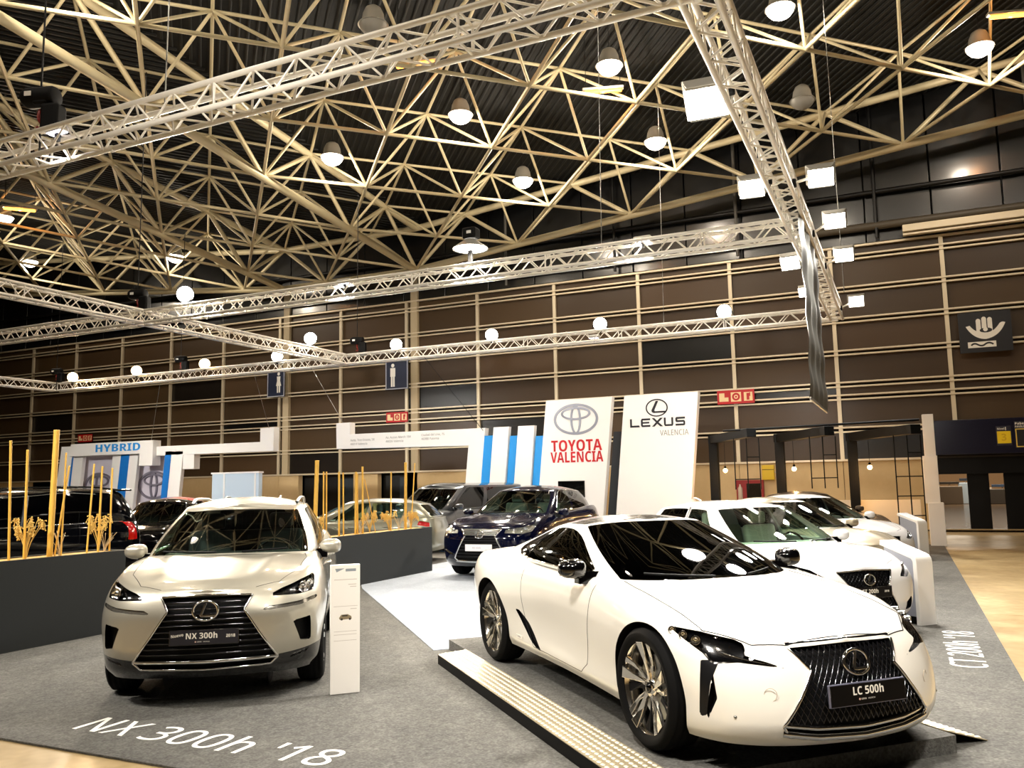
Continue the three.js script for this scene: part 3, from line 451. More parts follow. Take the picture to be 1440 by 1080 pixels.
{ // blue and white stripes left of the brand panels
  const cols = [[-12.14, -11.76, 3.28, 'blue', 0], [-11.74, -11.22, 3.53, 'white', 0.08], [-11.2, -10.89, 3.24, 'blue', 0], [-10.88, -10.34, 3.53, 'white', 0.08], [-10.32, -9.92, 3.2, 'blue', 0]], lab = ['slanted blue strip beside the white address frame', 'slanted white post, left of two among the blue strips', 'slanted blue strip between the two white posts', 'slanted white post, right of two among the blue strips', 'slanted blue strip beside the panel with the oval emblem'];
  cols.forEach(([x0, x1, h, c, f], i) => { const t = thing('stripe_panel', lab[i], 'panel', [(x0 + x1) / 2, 0, -24], 0, 'blue and white slanted stripes'); const w = (x1 - x0) / 2; part('board', extr(lean(-w, w, 0, h, 0.1), 0.12 + f, 0.01).translate(0, 0, -0.14), c === 'blue' ? M.skyBlue : M.signWhite, t); });
  const t = thing('address_frame', 'white frame beam with small grey addresses and one slanted leg', 'frame', [-15, 0, -24]);
  part('beam', extr([[-2.88, 3.07], [-2.9, 3.95], [-2.33, 3.95], [-2.33, 3.54], [2.9, 3.53], [2.55, 0], [2.0, 0], [2.32, 3.0]], 0.3, 0.012).translate(0, 0, -0.3), M.signWhite, t);
  const grey = std(0x8d8a84, 0.6); for (const [s, x, y] of [['Avda. Tres Cruces, 58', -2.3, 3.3], ['46014 Valencia', -2.3, 3.17], ['Av. Ausias March 184', -0.85, 3.34], ['46026 Valencia', -0.85, 3.21], ['Ciudad del cine, 75', 0.55, 3.37], ['46988 Paterna', 0.55, 3.24]]) part('lettering', letters(s, 0.075, 0.004, fontR).translate(x, y, 0.002), grey, t);
  const u = thing('hanging_beam', 'white beam hanging at the left with an upturned right end', 'beam', [-23.6, 0, -24]);
  part('beam', extr([[-2.9, 3.1], [-2.9, 3.44], [2.3, 3.42], [2.3, 3.92], [2.92, 3.94], [2.9, 3.09]], 0.3, 0.012).translate(0, 0, -0.3), M.signWhite, u); part('end_block', extr([[-1.5, 2.54], [-1.5, 3.12], [-0.95, 3.12], [-0.95, 2.54]], 0.3, 0.012).translate(0, 0, -0.32), M.signWhite, u);
}
{ // the hybrid display at the far left
  const t = thing('display_wall', 'white display wall with blue stripes, oval emblems and blue lettering', 'display wall', [-28.8, 0, -24.1]);
  const lav = std(0xc9c3cf, 0.5), gr = std(0x86818e, 0.35, 0.4);
  part('header', extr([[-2.4, 3.2], [-2.35, 3.68], [2.3, 3.68], [2.3, 2.72], [1.6, 2.72], [1.6, 3.2]], 0.4, 0.012).translate(0, 0, -0.1), M.signWhite, t);
  const h = letters('HYBRID', 0.3, 0.012); h.computeBoundingBox(); const q = h.boundingBox; h.translate(-q.min.x, 0, 0).scale(2.5 / (q.max.x - q.min.x), 1.0, 1).translate(-0.86, 3.32, 0.302); part('lettering', h, M.skyBlue, t);
  for (const [x0, x1, y1] of [[-3.3, -2.6, 3.62]]) part('side_board', extr(lean(x0, x1, 0, y1, 0.13), 0.2, 0.01).translate(0, 0, -0.2), M.signWhite, t);
  for (const [x0, x1] of [[-2.75, -2.4], [0.36, 0.84], [2.78, 3.12]]) part('blue_stripe', extr(lean(x0, x1, 0, 3.24, 0.1), 0.1, 0.01).translate(0, 0, x0 < -2 ? -0.12 : 0), M.blue, t);
  for (const [x0, x1] of [[-2.4, -1.85], [-0.1, 0.36], [0.84, 1.3], [3.1, 3.7]]) part('white_post', extr(lean(x0, x1, 0, 3.22, 0.1), 0.16, 0.01).translate(0, 0, -0.06), M.signWhite, t);
  for (const x of [-1.0, 2.1]) { part('emblem_panel', box(2.2, 3.2, 0.06, x - 0.1, 1.6, -0.3), lav, t); const e = sub('oval_emblem', t, [x - 0.25, 1.95, -0.26]); for (const g of triOval(1.7, 0.05)) part('emblem_ring', g, gr, e); }
}
{ // pale counter, low wall, white column at the end of the stand
  const t = thing('glass_counter', 'pale blue translucent counter screen behind the champagne car', 'counter', [-21.9, 0, -23.6]); part('screen', box(2.2, 2.28, 0.2, -0.1, 1.16, 0, 0.02), std(0xc6d6e2, 0.3), t); for (const x of [-0.5, 0.95]) part('frame_strip', box(0.06, 2.3, 0.03, x - 0.1, 1.17, 0.11), M.signWhite, t); part('top_rail', box(2.26, 0.06, 0.26, -0.1, 2.32, 0, 0.01), M.signWhite, t);
  const l = thing('low_wall', 'low white partition wall behind the row of cars at the right', 'wall', [-2.45, 0, -24.6]); part('panel', box(5.6, 1.14, 0.12, 0, 0.57, 0, 0.01), std(0xe8dcc6, 0.6), l);
  const c = thing('white_column', 'stepped white column at the right end of the stand', 'column', [0.62, 0, -24]); part('upper_block', box(0.26, 1.08, 0.3, 0.02, 2.78, 0, 0.01), M.signWhite, c); part('middle_block', box(0.34, 1.2, 0.34, 0.0, 1.66, 0, 0.01), M.signWhite, c); part('lower_block', box(0.36, 1.08, 0.4, 0.06, 0.54, 0, 0.01), M.signWhite, c);
}
{ // dark pergola frames with hanging ladders and warm pendant lamps
  const dk = phys({ color: 0x08090a, roughness: 0.6, specularIntensity: 0.3 }), lab = ['leftmost dark pergola frame behind the cars', 'middle dark pergola frame behind the cars', 'rightmost dark pergola frame beside the white column'];
  [[-4.85, 3.0], [-3.05, 2.97], [-1.2, 2.93]].forEach(([x, h], i) => {
    const t = thing('pergola', lab[i], 'pergola', [x, 0, -24.05], 0, 'dark pergola frames'), L = 3.1, a = R(28);
    part('post', box(0.24, h, 0.24, 0, h / 2, 0, 0.012), dk, t); part('beam', at(box(0.24, 0.22, L + 0.24, 0, h - 0.11, L / 2, 0.012), 0, 0, 0, 0, a), dk, t);
    const ex = Math.sin(a) * (L - 0.3), ez = Math.cos(a) * (L - 0.3);
    const u = thing('hanging_ladder', 'thin dark ladder grid hanging from the ' + ['leftmost', 'middle', 'rightmost'][i] + ' pergola beam', 'ladder', [x + ex, 0, -24.05 + ez], 0.5, 'hanging ladder grids');
    for (const q of [-0.32, 0, 0.32]) part('upright', bar([q, h - 0.225, 0], [q, i < 2 ? 1.5 : 0.35 + (q > 0.1 ? -0.15 : q < 0 ? 0.25 : 0), 0], 0.014, 6), dk, u);
    for (const [y, q0, q1] of i < 2 ? [[2.3, 0, 0.32], [1.75, -0.32, 0.32]] : [[2.3, 0, 0.32], [1.75, -0.32, 0.32], [1.3, -0.32, 0.32], [0.85, 0, 0.32]]) part('rung', bar([q0, y, 0], [q1, y, 0], 0.014, 6), dk, u);
    const p = thing('pendant_lamp', 'small glowing warm pendant bulb under the ' + ['leftmost', 'middle', 'rightmost'][i] + ' pergola beam', 'lamp', [x + 0.42, 2.0, -23.4], 0, 'warm pendant bulbs'); part('bulb', new THREE.SphereGeometry(0.06, 16, 12), M.warmGlow, p); part('socket', lathe([[0.02, 0.12], [0.03, 0.11], [0.03, 0.05]], 12), dk, p); part('cord', bar([0, 0.1, 0], [0, h - 2.2, 0], 0.006, 5), dk, p);
    const l = new THREE.PointLight(0xffc27a, LEVEL.downlight, 0, 2); l.position.set(x + 0.42, 1.86, -23.4); l.castShadow = true; scene.add(l);
  });
  const b = thing('pergola_rail', 'thin dark rail linking the pergola beams at the top', 'rail', [-2.2, 2.98, -21.6]); part('rail', bar([-1.9, 0, 0], [2.6, 0.06, 0.2], 0.03, 8), dk, b);
}
// information boards
{
  const t = thing('information_board', 'slim white information board standing beside the champagne car', 'board', [-4.41, 0.012, -6.05], R(45));
  const tex = canvasTex(128, 560, (c, w, h) => { c.fillStyle = '#f3eee6'; c.fillRect(0, 0, w, h); c.fillStyle = '#8d9499'; c.beginPath(); c.moveTo(18, 14); c.lineTo(60, 14); c.lineTo(24, 30); c.fill(); c.fillRect(64, 16, 46, 12); c.fillStyle = '#c6bdb2'; c.fillRect(14, 62, 100, 3); c.fillRect(76, 84, 36, 3); c.fillRect(84, 94, 28, 3); c.fillRect(12, 180, 106, 2); c.fillRect(86, 192, 28, 3); c.fillRect(14, 290, 100, 2); c.fillRect(14, 304, 100, 2); c.fillRect(14, 330, 100, 2);
    c.fillStyle = '#8a7a5e'; c.beginPath(); c.moveTo(36, 232); c.lineTo(46, 218); c.lineTo(74, 217); c.lineTo(90, 226); c.lineTo(92, 238); c.lineTo(40, 240); c.fill(); c.fillStyle = '#2a2622'; c.fillRect(50, 220, 24, 6); c.beginPath(); c.arc(48, 238, 5, 0, 7); c.arc(84, 238, 5, 0, 7); c.fill(); });
  part('board', box(0.25, 1.07, 0.05, 0, 0.535, 0, 0.006), M.signWhite, t); part('print', new THREE.PlaneGeometry(0.246, 1.06).translate(0, 0.535, 0.0262), new THREE.MeshStandardMaterial({ map: tex, roughness: 0.4 }), t);
  const totem = (label, x, z, turn) => {
    const u = thing('information_totem', label, 'totem', [x, 0.012, z], turn, 'white curved information totems beside the cars');
    // side profile: upright front leg bent over into a sloping desk
    const outer = [[0.32, 0], [0.32, 0.72]], inner = []; for (let i = 0; i <= 8; i++) { const a = i / 8 * R(64); outer.push([0.32 - 0.1 + Math.cos(a) * 0.1, 0.72 + Math.sin(a) * 0.1]); } outer.push([-0.2, 0.945], [-0.21, 0.905]);
    for (let i = 8; i >= 0; i--) { const a = i / 8 * R(64); inner.push([0.22 + Math.cos(a) * 0.06, 0.72 + Math.sin(a) * 0.06]); } const prof = [...outer, ...inner, [0.28, 0.72], [0.28, 0]];
    part('shell', extr(prof, 0.26, 0.008).translate(0, 0, -0.13), M.signWhite, u); part('side_panel', extr([[0.27, 0.1], [0.27, 0.74], [0.2, 0.79], [-0.15, 0.9], [-0.15, 0.1]], 0.25, 0.005).translate(0, 0, -0.125), std(0x9a9da8, 0.35), u); part('plinth', box(0.42, 0.1, 0.18, 0.06, 0.05, 0), M.black, u);
    part('emblem', at(ring(0, 0, 0.05, 0.033, 0.01, 0.006), 0.321, 0.62, 0, 0, R(90)), M.satin, u); part('screen', at(box(0.34, 0.012, 0.2, 0, 0, 0, 0.004), 0.0, 0.895, 0, 0, 0, R(-19)), std(0xdfe3ea, 0.2), u);
  };
  totem('white curved information totem beside the nose of the white hatchback, nearer of the two', -0.09, -11.42, -0.75); totem('white curved information totem near the white column, farther of the two', 0.05, -20.1, -0.75);
}
// signs on the back wall
const signMat = (w, h, f) => new THREE.MeshStandardMaterial({ map: canvasTex(w, h, f), roughness: 0.45 });
function wallSign(label, x, y, w, h, tw, th, draw, z = -30.8, name = 'wall_sign') { const t = thing(name, label, 'sign', [x, y, z]); part('board', box(w, h, 0.05, 0, 0, 0, 0.01), M.black, t); part('print', new THREE.PlaneGeometry(w, h).translate(0, 0, 0.0265), signMat(tw, th, draw), t); for (const s of [-0.3, 0.3]) part('bracket', box(0.04, 0.1, 0.16, s * w, h / 2 - 0.1, -0.1), M.rail, t); return t; }
const fire = (c, w, h) => { c.fillStyle = '#c1141a'; c.fillRect(0, 0, w, h); c.fillStyle = '#f3d7a6'; c.fillRect(16, 22, 76, 70); c.fillRect(112, 18, 84, 78); c.fillRect(218, 22, 70, 72); c.fillStyle = '#c1141a'; c.fillRect(60, 22, 34, 36); c.beginPath(); c.arc(154, 56, 32, 0, 7); c.fill(); c.fillStyle = '#f3d7a6'; c.beginPath(); c.arc(154, 56, 17, 0, 7); c.fill(); c.fillStyle = '#c1141a'; c.beginPath(); c.arc(154, 56, 8, 0, 7); c.fill(); c.fillRect(240, 30, 22, 56); c.fillRect(262, 26, 8, 30); };
wallSign('red fire equipment sign right of the hanging banner', -5.33, 4.72, 1.32, 0.5, 304, 114, fire); wallSign('red fire equipment sign above the white address beam', -19.75, 4.7, 1.1, 0.44, 304, 114, fire); wallSign('small red fire equipment sign at the left edge', -39.2, 4.55, 1.1, 0.4, 304, 114, fire);
const figure = (lady) => (c, w, h) => { c.fillStyle = '#14203c'; c.fillRect(0, 0, w, h); c.strokeStyle = '#c9ccd6'; c.lineWidth = 5; c.strokeRect(4, 4, w - 8, h - 8); c.fillStyle = '#f4f2ea'; const x = w * (lady ? 0.66 : 0.33), y = 26; c.beginPath(); c.arc(x, y + 6, 11, 0, 7); c.fill(); if (lady) { c.beginPath(); c.moveTo(x - 15, y + 22); c.lineTo(x + 15, y + 22); c.lineTo(x + 12, y + 50); c.lineTo(x + 22, y + 84); c.lineTo(x - 22, y + 84); c.lineTo(x - 12, y + 50); c.fill(); c.fillRect(x - 14, y + 84, 12, 44); c.fillRect(x + 2, y + 84, 12, 44); } else { c.fillRect(x - 17, y + 20, 34, 50); c.fillRect(x - 13, y + 70, 12, 58); c.fillRect(x + 1, y + 70, 12, 58); } };
wallSign('navy restroom sign with a woman figure on the back wall', -26.35, 6.62, 1.02, 1.3, 140, 180, figure(1), -30.7); wallSign('navy restroom sign with a man figure on the back wall', -19.7, 6.55, 1.15, 1.3, 150, 170, figure(0), -30.7);
wallSign('black sign with a white open hand at the right', 2.68, 6.35, 1.5, 1.32, 220, 190, (c) => { c.fillStyle = '#131218'; c.fillRect(0, 0, 220, 190); c.fillStyle = '#f2efe6'; c.beginPath(); c.moveTo(30, 66); c.quadraticCurveTo(60, 128, 112, 130); c.quadraticCurveTo(170, 122, 196, 58); c.quadraticCurveTo(184, 50, 172, 60); c.quadraticCurveTo(150, 92, 132, 96); c.lineTo(92, 96); c.quadraticCurveTo(66, 92, 48, 62); c.closePath(); c.fill(); for (const [x, y] of [[76, 34], [100, 26], [124, 30]]) { c.beginPath(); c.arc(x + 8, y + 8, 10, 0, 7); c.fill(); c.fillRect(x - 2, y + 6, 20, 66); } c.fillStyle = '#131218'; c.beginPath(); c.ellipse(114, 88, 26, 11, 0, 0, 7); c.fill(); c.fillStyle = '#f2efe6'; c.beginPath(); c.arc(112, 84, 10, 0, 7); c.fill(); c.fillRect(34, 140, 118, 28); c.strokeStyle = '#131218'; c.lineWidth = 7; c.beginPath(); c.moveTo(48, 156); c.quadraticCurveTo(60, 142, 76, 154); c.quadraticCurveTo(94, 166, 108, 152); c.quadraticCurveTo(124, 142, 140, 156); c.stroke(); }, -30.7);
{
  const t = thing('gate_sign', 'dark blue glossy fascia over the right doorway with yellow number signs', 'sign', [4.85, 2.98, -30.75]); part('fascia', box(8, 1.12, 0.12, 0, 0, 0, 0.01), phys({ color: 0x17162a, roughness: 0.18, clearcoat: 1, clearcoatRoughness: 0.05 }), t);
  part('number_print', new THREE.PlaneGeometry(0.42, 0.62).translate(-1.9, 0.0, 0.062), signMat(100, 132, (c) => { c.fillStyle = '#17162a'; c.fillRect(0, 0, 100, 132); c.fillStyle = '#e9e6dc'; c.font = 'bold 20px sans-serif'; c.fillText('Nivel', 8, 26); c.fillRect(62, 8, 6, 22); c.fillStyle = '#f2d211'; c.fillRect(6, 36, 90, 82); c.fillStyle = '#d9b000'; c.font = 'bold 66px sans-serif'; c.fillText('3', 32, 100); }), t);
  part('number_print', new THREE.PlaneGeometry(0.86, 0.84).translate(-1.17, 0.02, 0.062), signMat(172, 168, (c) => { c.fillStyle = '#17162a'; c.fillRect(0, 0, 172, 168); c.fillStyle = '#f0ede2'; c.font = 'bold 22px sans-serif'; c.fillText('Pabellón', 4, 22); c.font = 'bold 16px sans-serif'; c.fillText('PAVILION', 4, 40); c.strokeStyle = '#e8c95a'; c.lineWidth = 6; c.strokeRect(8, 50, 156, 110); c.fillStyle = '#0c0b10'; c.fillRect(11, 53, 150, 104); c.fillStyle = '#ffffff'; c.font = 'bold 100px sans-serif'; c.fillText('1', 60, 142); }), t);
}
{ // fire cabinet and yellow box on the concrete foot
  const t = thing('hydrant_cabinet', 'red fire hose cabinet on the beige wall behind the middle pergola', 'cabinet', [-5.0, 1.3, -30.9]); part('case', box(0.95, 0.85, 0.2, 0, 0, 0, 0.02), std(0x8c1014, 0.4), t); part('glass_door', box(0.5, 0.6, 0.02, 0.14, 0, 0.1), M.gloss, t); part('extinguisher', lathe([[0, -0.28], [0.08, -0.28], [0.08, 0.14], [0.03, 0.22], [0.03, 0.28], [0, 0.28]], 16).translate(-0.33, 0, 0.16), std(0xc9b8a8, 0.4), t);
  const y = thing('yellow_box', 'small yellow box on the beige wall above the red cabinet', 'box', [-4.35, 1.98, -30.9]); part('case', box(0.42, 0.52, 0.16, 0, 0, 0, 0.02), std(0xd8b81a, 0.45), y); part('lid_line', box(0.4, 0.02, 0.17, 0, 0.1, 0), M.black, y); part('lamp', at(new THREE.SphereGeometry(0.09, 14, 10), 0.5, 0.0, 0), M.satin, y); part('lamp_arm', bar([0.2, 0, 0], [0.5, 0, 0], 0.015, 6), M.satin, y);
}
{ // what shows of the hall beyond the doorway
  const cols = [0x3a4a60, 0xd8d2c6, 0x6a5a48, 0x9aa6b0, 0xc9b48c, 0x40382f, 0x20242c, 0xb0a090]; let x = 0.6;
  for (let i = 0; i < 8; i++) { const t = thing('distant_stand', ['blue-grey', 'white', 'brown', 'pale grey', 'tan', 'dark brown', 'black', 'beige'][i] + ' blurred exhibition stand in the hall beyond the right doorway', 'stand', [x, 0, -60 + (i % 3) * 0.5], 0, 'stands in the hall beyond'); const w = 0.8 + (i % 3) * 0.3, h = 0.7 + (i * 5 % 4) * 0.2; part('counter', box(w, h, 0.6, 0, h / 2, 0, 0.03), std(cols[i], 0.6), t); part('sign_board', box(w * 0.8, 0.16, 0.06, 0, h + 0.2, 0, 0.01), std(cols[(i + 3) % 8], 0.5), t); part('pole', bar([0, h, 0], [0, h + 0.2, 0], 0.02, 6), M.satin, t); x += 0.95; }
  for (const [n, lx, lz] of [['left', 2.2, -59], ['right', 6.5, -57]]) {  // unseen strip lamps, placed to light the hall beyond the doorway
    const L = thing('unseen_ceiling_lamp', 'unseen strip lamp placed to light the ' + n + ' of the hall beyond the right doorway', 'lamp', [lx, 7.4, lz]); part('housing', box(4, 0.08, 0.4, 0, 0.05, 0, 0.02), M.lampBody, L); part('diffuser', box(3.9, 0.02, 0.34, 0, 0, 0), M.coolGlow, L); part('hanger', bar([0, 0.05, 0], [0, 0.55, 0], 0.02, 6), M.satin, L);
    const a = new THREE.RectAreaLight(0xfff0d8, LEVEL.wash * 30, 3.9, 0.34); a.position.set(lx, 7.38, lz); a.lookAt(lx, 0, lz); scene.add(a);
  }
}
// ------------------------------------------------------------------ car bodies: lofted half shells, cut along panel and glass outlines
function curve(pts) {                     // monotone cubic through [x, y] pairs
  const p = [...pts].sort((a, b) => a[0] - b[0]), n = p.length, d = [], m = [];
  for (let i = 0; i < n - 1; i++) d.push((p[i + 1][1] - p[i][1]) / (p[i + 1][0] - p[i][0]));
  for (let i = 0; i < n; i++) m.push(i === 0 ? d[0] : i === n - 1 ? d[n - 2] : d[i - 1] * d[i] <= 0 ? 0 : 2 * d[i - 1] * d[i] / (d[i - 1] + d[i]));
  return (x) => {
    if (x <= p[0][0]) return p[0][1]; if (x >= p[n - 1][0]) return p[n - 1][1];
    let i = 0; while (x > p[i + 1][0]) i++;
    const h = p[i + 1][0] - p[i][0], t = (x - p[i][0]) / h, t2 = t * t, t3 = t2 * t;
    return (2 * t3 - 3 * t2 + 1) * p[i][1] + (t3 - 2 * t2 + t) * h * m[i] + (3 * t2 - 2 * t3) * p[i + 1][1] + (t3 - t2) * h * m[i + 1];
  };
}
function path3(pts) {                     // catmull-rom, uniform in the control point index
  const P = pts.map((p) => (p.length === 2 ? [p[0], 0, p[1]] : p)), n = P.length - 1;
  return (s) => {
    const f = clamp(s) * n, i = Math.min(n - 1, Math.floor(f)), t = f - i, out = [0, 0, 0];
    const a = P[Math.max(0, i - 1)], b = P[i], c = P[i + 1], d = P[Math.min(n, i + 2)];
    for (let k = 0; k < 3; k++) {
      const m0 = i === 0 ? (k === 2 ? c[k] - b[k] : 0) : (c[k] - a[k]) / 2, m1 = i === n - 1 ? (k === 2 ? c[k] - b[k] : 0) : (d[k] - b[k]) / 2;
      out[k] = (2 * t ** 3 - 3 * t * t + 1) * b[k] + (t ** 3 - 2 * t * t + t) * m0 + (3 * t * t - 2 * t ** 3) * c[k] + (t ** 3 - t * t) * m1;
    }
    return out;
  };
}
// a soup is a flat list of triangle corners, 8 numbers each: position, normal, (s, t)
function gridSoup(ns, nt, f) {
  const q = []; for (let i = 0; i <= ns; i++) { q.push([]); for (let j = 0; j <= nt; j++) q[i].push(f(i / ns, j / nt)); }
  const out = [];
  const v = (i, j) => { const p = q[i][j]; out.push(p[0], p[1], Math.max(0, p[2]), 0, 0, 0, p[3] ?? i / ns, p[4] ?? j / nt); };
  for (let i = 0; i < ns; i++) for (let j = 0; j < nt; j++) { v(i, j); v(i + 1, j); v(i + 1, j + 1); v(i, j); v(i + 1, j + 1); v(i, j + 1); }
  return out;
}
function smoothSoup(T, crease) {
  const g = new THREE.BufferGeometry(), n = T.length / 8, p = new Float32Array(n * 3);
  for (let i = 0; i < n; i++) for (let k = 0; k < 3; k++) p[3 * i + k] = Math.round(T[8 * i + k] * 1e5) / 1e5;
  g.setAttribute('position', new THREE.BufferAttribute(p, 3));
  const c = toCreasedNormals(g, crease).attributes.normal;
  const keep = [];
  for (let i = 0; i < n; i += 3) {
    const ax = p[3 * i + 3] - p[3 * i], ay = p[3 * i + 4] - p[3 * i + 1], az = p[3 * i + 5] - p[3 * i + 2], bx = p[3 * i + 6] - p[3 * i], by = p[3 * i + 7] - p[3 * i + 1], bz = p[3 * i + 8] - p[3 * i + 2];
    if (Math.hypot(ay * bz - az * by, az * bx - ax * bz, ax * by - ay * bx) < 1e-9) continue;
    for (let j = i; j < i + 3; j++) {
      let nx = c.getX(j), ny = c.getY(j), nz = c.getZ(j);
      if (p[3 * j + 2] < 1e-4) { nz = 0; }
      const l = Math.hypot(nx, ny, nz) || 1;
      keep.push(p[3 * j], p[3 * j + 1], p[3 * j + 2], nx / l, ny / l, nz / l, T[8 * j + 6], T[8 * j + 7]);
    }
  }
  return keep;
}
function splitSoup(T, g) {                // [inside (g < 0), outside]
  const I = [], O = [];
  const mix = (a, b, t) => { const r = []; for (let k = 0; k < 8; k++) r.push(a[k] + (b[k] - a[k]) * t); return r; };
  const emit = (L, poly) => { for (let k = 1; k + 1 < poly.length; k++) L.push(...poly[0], ...poly[k], ...poly[k + 1]); };
  for (let i = 0; i < T.length; i += 24) {
    const v = [T.slice(i, i + 8), T.slice(i + 8, i + 16), T.slice(i + 16, i + 24)], d = v.map((w) => { const x = g(w[0], w[1], w[2], w[6], w[7]); return Math.abs(x) < 1e-7 ? 1e-7 : x; });
    const neg = (d[0] < 0) + (d[1] < 0) + (d[2] < 0);
    if (neg === 3) { for (const w of v) I.push(...w); continue; }
    if (neg === 0) { for (const w of v) O.push(...w); continue; }
    const a = [], b = [];
    for (let k = 0; k < 3; k++) {
      const k2 = (k + 1) % 3; (d[k] < 0 ? a : b).push(v[k]);
      if ((d[k] < 0) !== (d[k2] < 0)) {   // always interpolate from the inside corner, so that neighbours agree
        const c = d[k] < 0 ? mix(v[k], v[k2], d[k] / (d[k] - d[k2])) : mix(v[k2], v[k], d[k2] / (d[k2] - d[k]));
        a.push(c); b.push(c);
      }
    }
    emit(I, a); emit(O, b);
  }
  return [I, O];
}
function sdPoly(poly) {
  return (x, y) => {
    let d = 1e9, s = 1; const n = poly.length;
    for (let i = 0, j = n - 1; i < n; j = i++) {
      const ex = poly[j][0] - poly[i][0], ey = poly[j][1] - poly[i][1], wx = x - poly[i][0], wy = y - poly[i][1];
      const t = clamp((wx * ex + wy * ey) / (ex * ex + ey * ey)), bx = wx - ex * t, by = wy - ey * t;
      d = Math.min(d, bx * bx + by * by);
      const c1 = y >= poly[i][1], c2 = y < poly[j][1], c3 = ex * wy > ey * wx;
      if ((c1 && c2 && c3) || (!c1 && !c2 && !c3)) s = -s;
    }
    return s * Math.sqrt(d);
  };
}
function smoothPoly(poly, n = 2) {         // rounds the corners of a closed outline
  let p = poly;
  for (let k = 0; k < n; k++) { const q = []; for (let i = 0; i < p.length; i++) { const a = p[i], b = p[(i + 1) % p.length]; q.push([lerp(a[0], b[0], 0.22), lerp(a[1], b[1], 0.22)], [lerp(a[0], b[0], 0.78), lerp(a[1], b[1], 0.78)]); } p = q; }
  return p;
}
function soupGeo(T, mirror = 0) {          // mirror: 0 as is, 1 the other side, 2 both sides
  const n = T.length / 8, two = mirror === 2 ? 2 : 1, p = new Float32Array(n * 3 * two), q = new Float32Array(n * 3 * two), u = new Float32Array(n * 2 * two);
  for (let h = 0; h < two; h++) {
    const flip = mirror === 1 || h === 1;
    for (let i = 0; i < n; i++) {
      const j = flip ? i - (i % 3) + [0, 2, 1][i % 3] : i, o = h * n + i, s = flip ? -1 : 1;
      p[3 * o] = T[8 * j]; p[3 * o + 1] = T[8 * j + 1]; p[3 * o + 2] = s * T[8 * j + 2];
      q[3 * o] = T[8 * j + 3]; q[3 * o + 1] = T[8 * j + 4]; q[3 * o + 2] = s * T[8 * j + 5];
      u[2 * o] = T[8 * j]; u[2 * o + 1] = T[8 * j + 1];
    }
  }
  const g = new THREE.BufferGeometry();
  g.setAttribute('position', new THREE.BufferAttribute(p, 3)); g.setAttribute('normal', new THREE.BufferAttribute(q, 3)); g.setAttribute('uv', new THREE.BufferAttribute(u, 2));
  return g;
}
function moved(T, d) { const r = T.slice(); for (let i = 0; i < r.length; i += 8) { r[i] += d[0]; r[i + 1] += d[1]; r[i + 2] = r[i + 2] < 1e-4 ? r[i + 2] : r[i + 2] + d[2]; } return r; }
function rimSoup(T, d, start = 0) {        // the wall between an opening's edge and the piece set back inside it
  const k = (i) => Math.round(T[i] * 2e4) + ',' + Math.round(T[i + 1] * 2e4) + ',' + Math.round(T[i + 2] * 2e4), E = new Map(), out = [];
  for (let i = 0; i < T.length; i += 24) for (let e = 0; e < 3; e++) {
    const a = i + 8 * e, b = i + 8 * ((e + 1) % 3), ka = k(a), kb = k(b); if (ka === kb) continue;
    const key = ka < kb ? ka + '|' + kb : kb + '|' + ka;
    if (E.has(key)) E.set(key, null); else E.set(key, [a, b]);
  }
  for (const v of E.values()) {
    if (!v) continue; const [a, b] = v;
    if (T[a + 2] < 1e-4 && T[b + 2] < 1e-4) continue;
    const A = T.slice(a, a + 3), B = T.slice(b, b + 3), mv = (p, f) => [p[0] + d[0] * f, p[1] + d[1] * f, p[2] < 1e-4 ? p[2] : p[2] + d[2] * f];
    const A0 = mv(A, start), B0 = mv(B, start), A2 = mv(A, 1), B2 = mv(B, 1), n = V(B[0] - A[0], B[1] - A[1], B[2] - A[2]).cross(V(...d)).normalize();
    for (const p of [A0, B0, B2, A0, B2, A2]) out.push(...p, n.x, n.y, n.z, 0, 0);
  }
  return out;
}
